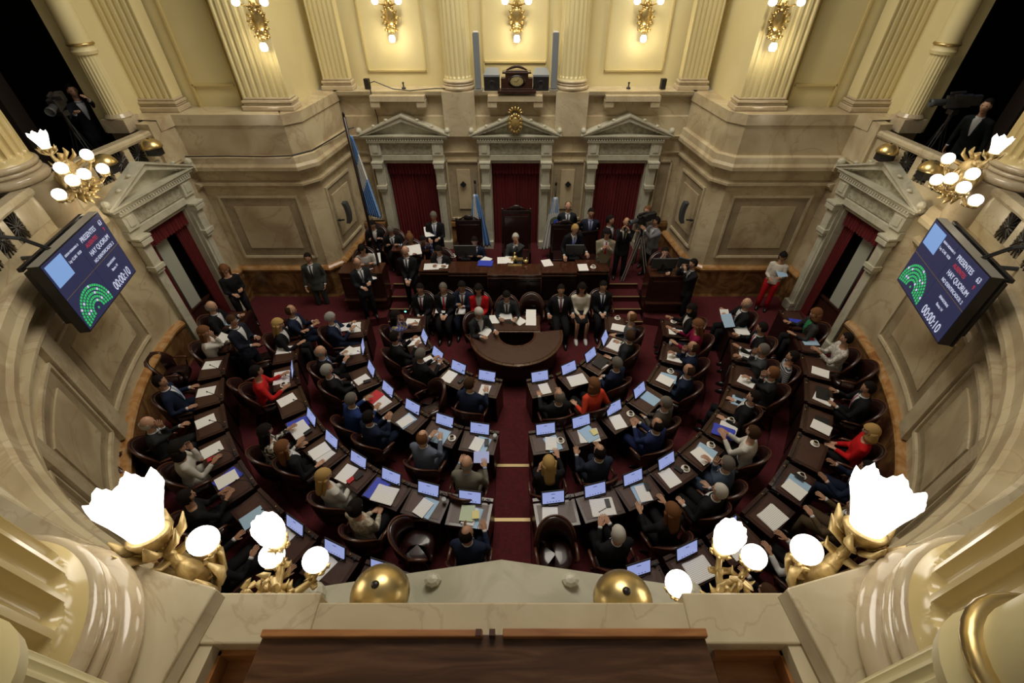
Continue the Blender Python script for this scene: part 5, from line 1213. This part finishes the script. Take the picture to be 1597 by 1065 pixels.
# ---- voting screens
def bigscreen(sgn, cx, cy, cz, ang, label, wd=1.64, ht=1.06):
    t = thing('video_wall', label, 'screen', (cx, cy, cz), 0); d = Vector((cos(ang), sin(ang), 0)); n = d.cross(Vector((0, 0, 1)))   # n faces the viewer
    M = Matrix(((d.x, 0, n.x, 0), (d.y, 0, n.y, 0), (0, 1, 0, 0), (0, 0, 0, 1)))     # local x right, y up, z out
    dark = mat('screen_navy', (.02, .02, .04), .25, emit=(.020, .022, .060), estr=1.0)
    fr = MB(); fr.box((0, 0, -.07), (wd + .03, ht + .03, .13), M=M); fr.box((0, 0, -.22), (wd * .9, ht * .8, .14), M=M)
    for k in range(4): fr.tube([M @ Vector((-wd / 2 + .1 + k * .5, ht / 2 - .02, -.2)), M @ Vector((-wd / 2 + .1 + k * .5, -ht / 2 - .05, -.2))], .025, 6)
    fr.box((0, ht / 2 - .02, -.24), (wd, .05, .05), M=M); fr.build('casing', M_black, t)
    e = MB(); e.box((0, ht / 2 + .018, -.07), (wd + .03, .006, .13), M=M); e.build('top_edge', M_ltgrey, t)
    for i in (-1, 1):
        for j in (-1, 1): p = MB(); p.box((i * wd / 4, j * ht / 4, -.001), (wd / 2 - .008, ht / 2 - .008, .004), M=M); p.build('display_panel', dark, t)
    s = MB(); s.box((0, 0, .002), (wd, .006, .003), M=M); s.build('gold_seam', M_brasstrip, t)
    o = MB(); o.box((-wd / 2 + .24, ht / 2 - .20, .003), (.40, .32, .003), M=M); o.build('pale_blue_field', mat('screen_sky', (.1, .1, .1), .4, emit=(.22, .42, .82), estr=.75), t)
    Wt = mat('screen_text_white', (.1, .1, .1), .4, emit=(.72, .76, .95), estr=.8); Rt = mat('screen_text_red', (.1, .0, .0), .4, emit=(.7, .06, .08), estr=.6)
    def tx(s_, x_, y_, size, m=Wt, xs=.85, al='LEFT'): text_obj(s_, size, m, t, M @ Matrix.Translation((x_, y_, .006)), xs=xs, align=al)
    tx('SESION ORDINARIA 12', -wd / 2 + .47, ht / 2 - .13, .042); tx('Ley 12.345  10:20', -wd / 2 + .47, ht / 2 - .23, .055)
    tx('PRESENTES', .10, ht / 2 - .15, .105); tx('63', wd / 2 - .16, ht / 2 - .15, .105)
    tx('AUSENTES', .13, ht / 2 - .25, .085, Rt); tx('9', wd / 2 - .13, ht / 2 - .25, .085, Rt)
    tx('HAY QUORUM', wd * .25, ht / 2 - .375, .105, al='CENTER'); tx('NO IDENTIFICADOS: 2', wd * .25, ht / 2 - .485, .072, al='CENTER')
    tx('SENADORAS', wd * .25, -.13, .055, al='CENTER'); tx('Banca 14', wd * .25, -.23, .06, al='CENTER'); tx('00:00:10', wd * .25, -ht / 2 + .05, .20, al='CENTER', xs=.8)
    Gm = mat('screen_green', (.0, .1, .0), .4, emit=(.05, .55, .16), estr=.8); gq = MB(); wq = MB(); q = 0
    for r, nn in ((.125, 10), (.18, 14), (.235, 18), (.29, 22), (.345, 26)):
        for i in range(nn):
            a = pi * (i + .5) / nn * 1.12 - pi * .06; px, py = -wd / 4 + 1.05 * r * cos(a), -ht / 2 + .10 + r * sin(a)
            q += 1; tgt = wq if q % 9 == 4 else gq
            tgt.box((0, 0, 0), (.034, .034, .003), M=M @ Matrix.Translation((px, py, .005)) @ Matrix.Rotation(a, 4, 'Z'))
    gq.box((-wd / 4, -ht / 2 + .12, .005), (.03, .03, .003), M=M)
    o = gq.build('green_seat_chart', Gm, t); o['kind'] = 'stuff'; o = wq.build('white_seats', Wt, t); o['kind'] = 'stuff'
    br = MB(); 
    for hgt in (-.35, .3): br.tube([M @ Vector((.2, hgt, -.2)), M @ Vector((.0, hgt - .02, -.55)), M @ Vector((0, hgt, -.95))], .03, 6)
    br.box((0, -.34, -.5), (.3, .02, .4), M=M); br.build('wall_bracket', M_dkgrey, t)
    cb = MB(); s2 = -sgn; E = M @ Vector((-.35 * (1 if sgn < 0 else -1), ht / 2, -.1))
    for q_ in (0, .03): cb.tube([E + Vector((0, q_, 0)), E + Vector((sgn * .12, -.15 + q_, .25)), E + Vector((sgn * .4, -.35 + q_, .42)), E + Vector((sgn * .85, -.5, .55))], .016, 6)
    cb.build('cables', M_black, t); return t
bigscreen(-1, -6.29, 5.88, 3.727, atan2(.975, -.222), 'large voting display hung on the left curved wall')
bigscreen(1, 6.10, 5.53, 3.79, atan2(-.965, -.263), 'large voting display hung on the right curved wall')
# ---- flags
def folded_flag(name, label, x, y, ztop, zbot, w0, w1, bands, rz=0, emblem=None, skew=0, pole_h=None, pole_z=.6, vertical=False):
    t = thing(name, label, 'flag', (x, y, 0), rz)
    p = MB(); p.tube([(0, .03, pole_z), (0, .03, pole_h or ztop + .3)], .022 if not vertical else .035, 10); p.ball((0, .03, (pole_h or ztop + .3) + .04), (.03, .03, .06), 8); p.lathe([(.01, 0), (.16, 0), (.15, .05), (.03, .08), (.01, .08)], (0, .03, pole_z), 20)
    p.build('pole', M_wooddk, t, smooth=True)
    n, m = 40, 24; R = []
    for i in range(m + 1):
        q = i / m; hw = w0 + (w1 - w0) * q ** .8; r = []
        for j in range(n + 1):
            u = j / n; r.append(((u - .5) * 2 * hw + skew * q, -.05 - .035 * sin(u * 6 * 2 * pi + q * 2) * (.4 + q), ztop + (zbot - ztop) * q + (.10 * (u - .5) * q)))
        R.append(r)
    c = MB(); vs = [pt for r in R for pt in r]; fs = []; ms = []
    for i in range(m):
        for j in range(n):
            fs.append((i * (n + 1) + j, i * (n + 1) + j + 1, (i + 1) * (n + 1) + j + 1, (i + 1) * (n + 1) + j)); q, u = (i + .5) / m, (j + .5) / n; ms.append(bands(q, u))
    c.v = [Vector(a) for a in vs]; c.f = fs; c.m = ms; o = c.build('cloth', [M_flagblue, M_flagwhite], t, smooth=True)
    sl = o.modifiers.new('thick', 'SOLIDIFY'); sl.thickness = .006
    if emblem: emblem(t)
    return t
px, py, pz = -3.43, 9.9, 0
folded_flag('blue_white_flag', 'sky blue and white flag hanging on the tall dark pole at left', px, py, 4.42, 2.62, .05, .15, lambda q, u: 1 if .30 < q - (u - .5) * .25 < .60 else 0, rz=pi, pole_h=4.8, pole_z=.6, skew=-.14, vertical=True)
def sun(t):
    s = MB(); s.ball((-.07, -.12, 1.72), (.07, .02, .07), 12)
    for k in range(12): a = k * pi / 6; s.tube([(-.07 + .06 * cos(a), -.12, 1.72 + .06 * sin(a)), (-.07 + .11 * cos(a), -.12, 1.72 + .11 * sin(a))], [.012, .002], 4)
    s.build('sun_emblem', M_gold, t)
folded_flag('argentine_flag', 'sky blue and white flag with golden sun left of the president', -1.05, 11.55, 2.50, .95, .05, .30, lambda q, u: 1 if abs(u - .40 - .25 * (q - .6)) < .20 else 0, emblem=sun, pole_h=2.75, skew=.05, rz=0)
def arms(t):
    s = MB(); s.lathe([(.13, 0), (.15, 0), (.15, .012), (.13, .012)], seg=28, M=Matrix.Translation((.03, -.11, 1.75)) @ Matrix.Rotation(pi / 2, 4, 'X')); s.build('emblem_ring', cloth((.12, .16, .10)), t)
    s = MB(); s.ball((.05, -.12, 1.73), (.08, .02, .10), 14); s.build('emblem_shield', cloth((.04, .08, .45)), t); s = MB(); s.ball((.085, -.137, 1.72), (.04, .012, .05), 10); s.build('emblem_spot', cloth((.6, .06, .06)), t)
    s = MB(); s.tube([(-.08, -.12, 1.62), (0, -.13, 1.58), (.12, -.12, 1.62)], .012, 6); s.build('emblem_wreath', cloth((.1, .16, .10)), t)
folded_flag('white_flag_with_emblem', 'white flag with blue top and round coat of arms by the right curtain', 1.05, 11.55, 2.42, .9, .05, .28, lambda q, u: (1 if int(u * 10) % 2 else 0) if q < .30 else 1, emblem=arms, pole_h=2.7, skew=-.06)
# ---- mantel clock and speakers on the ledge
t = thing('mantel_clock', 'carved dark wooden mantel clock on the centre ledge', 'clock', (.04, 12.0, 4.78)); t.scale = (1.15, 1, .74)
b = MB(); b.box((0, 0, .04), (.78, .26, .08)); b.box((0, 0, .11), (.66, .22, .06)); b.box((0, 0, .34), (.46, .18, .42)); b.box((-.27, 0, .28), (.10, .16, .28)); b.box((.27, 0, .28), (.10, .16, .28)); b.box((0, 0, .57), (.58, .22, .05)); b.box((0, 0, .61), (.44, .18, .04))
b.tube([(-.2, -.05, .64), (-.1, -.05, .70), (0, -.05, .74), (.1, -.05, .70), (.2, -.05, .64)], [.02, .035, .05, .035, .02], 8); b.build('case', M_wood, t, bevel=.006)
fm = Matrix.Translation((0, -.095, .34)) @ Matrix.Rotation(pi / 2, 4, 'X')
b = MB(); b.lathe([(.13, -.01), (.175, -.01), (.18, .01), (.13, .02)], seg=32, M=fm); b.build('bezel', M_wooddk, t, smooth=True)
b = MB(); b.lathe([(.001, .032), (.13, .026)], seg=32, M=fm); b.build('dial', mat('aged_brass_dial', (.40, .34, .15), .4, .2), t)
b = MB()
for k in range(12): a = k * pi / 6; b.box((.11 * sin(a), .11 * cos(a), .034), (.008, .022, .002), rz=-a, M=fm)
b.box((.02, .03, .036), (.008, .08, .002), rz=-.6, M=fm); b.box((-.03, .0, .036), (.008, .06, .002), rz=1.4, M=fm); b.build('hands', M_black, t)
for sgn, nm in ((-1, 'left'), (1, 'right')):
    t = thing('column_speaker', 'tall slim grey line speaker just %s of the clock' % nm, 'speaker', (sgn * .90 + .02, 12.2, 4.78))
    b = MB(); b.box((0, 0, .60), (.14, .12, 1.10)); b.build('cabinet', M_speak, t, bevel=.004); b = MB(); b.box((0, 0, .02), (.20, .22, .03)); b.tube([(0, 0, .03), (0, 0, .06)], .02, 8); b.build('foot', M_ltgrey, t); b = MB(); b.box((0, 0, 1.17), (.1, .12, .02)); b.build('top_cap', M_flagwhite, t)
    t = thing('stage_speaker', 'black floor speaker with grey top between clock and %s line speaker' % nm, 'speaker', (sgn * .58 + .03, 12.25, 4.78))
    b = MB(); b.prism([(-.19, -.12), (.19, -.12), (.15, .16), (-.15, .16)], .0, .34); b.build('cabinet', M_black, t, bevel=.01)
    b = MB(); b.add([(-.19, -.13, .30), (.19, -.13, .30), (.14, .17, .40), (-.14, .17, .40), (-.19, -.13, .34), (.19, -.13, .34), (.14, .17, .44), (-.14, .17, .44)], [(0, 3, 2, 1), (4, 5, 6, 7), (0, 1, 5, 4), (1, 2, 6, 5), (2, 3, 7, 6), (3, 0, 4, 7)]); b.build('lid', M_speak, t)
    b = MB(); b.lathe([(.01, .0), (.07, .008), (.09, 0)], seg=20, M=Matrix.Translation((0, -.122, .14)) @ Matrix.Rotation(pi / 2, 4, 'X')); b.build('cone', M_black, t)
    # curved wall speaker on the diagonal
    t = thing('curved_wall_speaker', 'curved dark grey loudspeaker on the %s diagonal marble panel' % nm, 'speaker', (sgn * 4.32, 10.75, 2.35), pi / 2 * sgn)
    R = []
    for i in range(13):
        a = radians(-32 + 64 * i / 12); R.append([(-.09, .30 * cos(a) - .12 + .0, .5 * sin(a)), (.09, .30 * cos(a) - .12, .5 * sin(a)), (.07, .30 * cos(a) - .22, .5 * sin(a)), (-.07, .30 * cos(a) - .22, .5 * sin(a))])
    b = MB(); b.rings(R); b.build('cabinet', M_dkgrey, t); b = MB(); b.tube([(0, -.02, -.2), (0, -.20, -.22)], .02, 8); b.ball((0, -.14, -.21), .035, 10); b.build('bracket', M_black, t)
    # small black devices on the ledge corners and wall
    b = MB(); b.box((0, 0, .12), (.12, .10, .22)); tag(b.build('ledge_speaker', M_black, loc=(sgn * 3.55, 12.3, 4.78), rot=(0, 0, sgn * .2), bevel=.005), 'small black box speaker on the rear ledge at the %s corner' % nm, 'speaker')
    b = MB(); b.lathe([(.02, 0), (.05, .0), (.05, .03), (.02, .04), (.015, .10), (.03, .14), (.001, .15)], seg=12); tag(b.build('ledge_camera', M_black, loc=(sgn * 2.72 + .02, 12.35, 4.78), smooth=True), 'tiny black camera standing on the %s part of the rear ledge' % nm, 'camera')
    b = MB(); b.box((0, 0, 0), (.12, .05, .12), M=Matrix.Rotation(pi / 4, 4, 'Y')); tag(b.build('wall_device', M_black, loc=(sgn * 1.42, 12.10, 2.52)), 'small black diamond shaped device on the marble panel %s of centre' % nm, 'wall device')
b = MB(); b.tube([(-3.45, 12.12, 4.95), (-3.3, 12.05, 5.0), (-2.9, 12.1, 4.83), (-2.5, 12.12, 4.79), (-1.9, 12.1, 4.84), (-1.65, 12.0, 4.86)], .012, 6)
b.tube([(-3.45, 12.12, 4.95), (-3.43, 12.05, 4.6), (-3.4, 12.1, 4.2), (-3.4, 12.05, 3.95)], .012, 6)
tag(b.build('ledge_cable', M_black), 'black cable looping over the rear ledge above the left doorway', 'cable')
b = MB(); pts = [(-7.1, 10.02, 3.97), (-6.2, 10.03, 3.975), (-5.4, 10.02, 3.97), (-4.85, 10.05, 3.975), (-4.5, 10.4, 3.975), (-4.3, 11.2, 3.975), (-4.15, 11.9, 3.98), (-4.0, 12.0, 4.0)]
b.tube(pts, .014, 6); tag(b.build('cornice_cable', M_black), 'black cable running along the left marble cornice', 'cable')
# ---- cameras
def tvcam(x, y, z, rz, label, tilt=-.15):
    t = thing('television_camera', label, 'camera', (x, y, z), rz); T = Matrix.Rotation(tilt, 4, 'X')
    b = MB(); b.box((0, 0, 0), (.13, .36, .20), M=T); b.box((0, -.24, .0), (.12, .14, .16), M=T); b.box((0, .05, .14), (.05, .22, .04), M=T); b.build('body', M_black, t, bevel=.01)
    b = MB(); b.lathe([(.01, 0), (.055, 0), (.055, .16), (.07, .18), (.07, .24), (.06, .24), (.05, .2), (.01, .2)], seg=16, M=T @ Matrix.Translation((0, .17, 0)) @ Matrix.Rotation(-pi / 2, 4, 'X')); b.build('lens', M_dkgrey, t, smooth=True)
    b = MB(); b.box((-.11, .06, .10), (.10, .10, .07), M=T); b.build('viewfinder', M_black, t); return t
def tripod(x, y, z, h, label):
    t = thing('tripod', label, 'tripod', (x, y, z)); b = MB(); b.box((0, 0, h - .05), (.12, .14, .08)); b.tube([(0, 0, h - .5), (0, 0, h - .08)], .03, 8); b.build('head', M_black, t)
    for k in range(3):
        a = radians(90 + 120 * k); b = MB()
        for q in (-.03, .03): b.tube([(q, 0, h - .25), (.38 * cos(a) + q, .38 * sin(a), .02)], .013, 6, mi=0)
        b.build('leg', M_ltgrey if h > 1.2 and x > 3 and z < 1 else M_black, t)
    return t
d_ = ray(1005, 340); tt = (10.45) / d_[1]; camp = (CAMX + d_[0] * tt, 10.45, CAMZ + d_[2] * tt)
tvcam(camp[0], camp[1], camp[2], radians(110), 'black television camera on the silver tripod by the right curtain'); tripod(camp[0], camp[1], .6, camp[2] - .6 - .12, 'silver legged tripod standing right of the rostrum')
g_ = inz(88, 160, -7.95); tvcam(g_[0], g_[1], g_[2], radians(200), 'black television camera in the left gallery box'); tripod(g_[0], g_[1], 3.7, g_[2] - 3.7 - .12, 'black tripod in the left gallery box')
g_ = inz(1495, 158, 7.85); tvcam(g_[0], g_[1], g_[2], radians(70), 'black television camera in the right gallery box'); tripod(g_[0], g_[1], 3.7, g_[2] - 3.7 - .12, 'black tripod in the right gallery box')
def stillcam(u, v, z, rz, label):
    x, y = onz(u, v, z); t = thing('photo_camera', label, 'camera', (x, y, z), rz); b = MB(); b.box((0, 0, 0), (.14, .06, .10)); b.box((0, 0, .06), (.05, .05, .04)); b.build('body', M_black, t, bevel=.008)
    b = MB(); b.lathe([(.01, 0), (.035, 0), (.04, .10), (.01, .10)], seg=14, M=Matrix.Translation((0, .03, 0)) @ Matrix.Rotation(-pi / 2, 4, 'X')); b.build('lens', M_dkgrey, t, smooth=True)
stillcam(977, 357, 2.10, radians(170), 'black camera raised by the bald photographer'); stillcam(1071, 417, 1.62, radians(110), 'black camera aimed by the photographer right of the clerk desk')
# ---- held papers and small things
for u, v, z, kind, q, lb in ((364, 436, 1.42, 'p', .4, 'white papers held by the curly-haired woman'), (1218, 423, 1.42, 'b', .1, 'blue folder held by the woman in red trousers'), (577, 428, 1.28, 'p', .5, 'pages held by the man by the left clerk desk'),
    (645, 390, 1.60, 'P', .3, 'large white pages held by the woman with tied hair'), (669, 361, 1.80, 'p', .3, 'paper held by the standing man at the left curtain'), (687, 482, .70, 'p', .1, 'white notebook on the lap of the red-tied man'),
    (718, 484, .66, 'p', .1, 'white sheet on the lap of the young navy-suited man'), (905, 484, .66, 'q', .1, 'white papers on the lap of the woman in white'), (1135, 500, 1.12, 'b', .1, 'pale blue folder held by the bald man'),
    (1131, 491, 1.15, 'q', .1, 'white pages above the held pale blue folder'), (543, 548, .95, 'q', -.5, 'pages held by the bald man, left second row'), (540, 510, .86, 'P', .2, 'white pages read by the grey-haired man, left second row'),
    (345, 530, 1.15, 'p', -.4, 'white sheet held by the woman in white, left outermost row'), (582, 403, 1.40, 'P', .2, 'white pages on the left clerk desk')):
    x, y = onz(u, v, z); o = item(kind, x, y, z, q, lb); 
    if z > 1.0 and v > 380 or kind == 'b' or z > 1.5: o.rotation_euler = (radians(28), 0, q)
for u, v, z, lb in ((728, 640, .80, 'x'),): pass
b = MB(); b.box((0, 0, 0), (.34, .26, .16)); x, y = onz(874, 502, .45); tag(b.build('device_case', M_dkgrey, loc=(x, y, .40), bevel=.02), 'grey equipment case between the knees of the dark-suited man', 'case')
b = MB(); b.box((0, 0, 0), (.26, .19, .012), M=Matrix.Rotation(radians(35), 4, 'X')); x, y = onz(751, 715, .80); tag(b.build('tablet', M_screen2, loc=(x, y, .84)), 'lit tablet held by the bald man in grey', 'tablet')
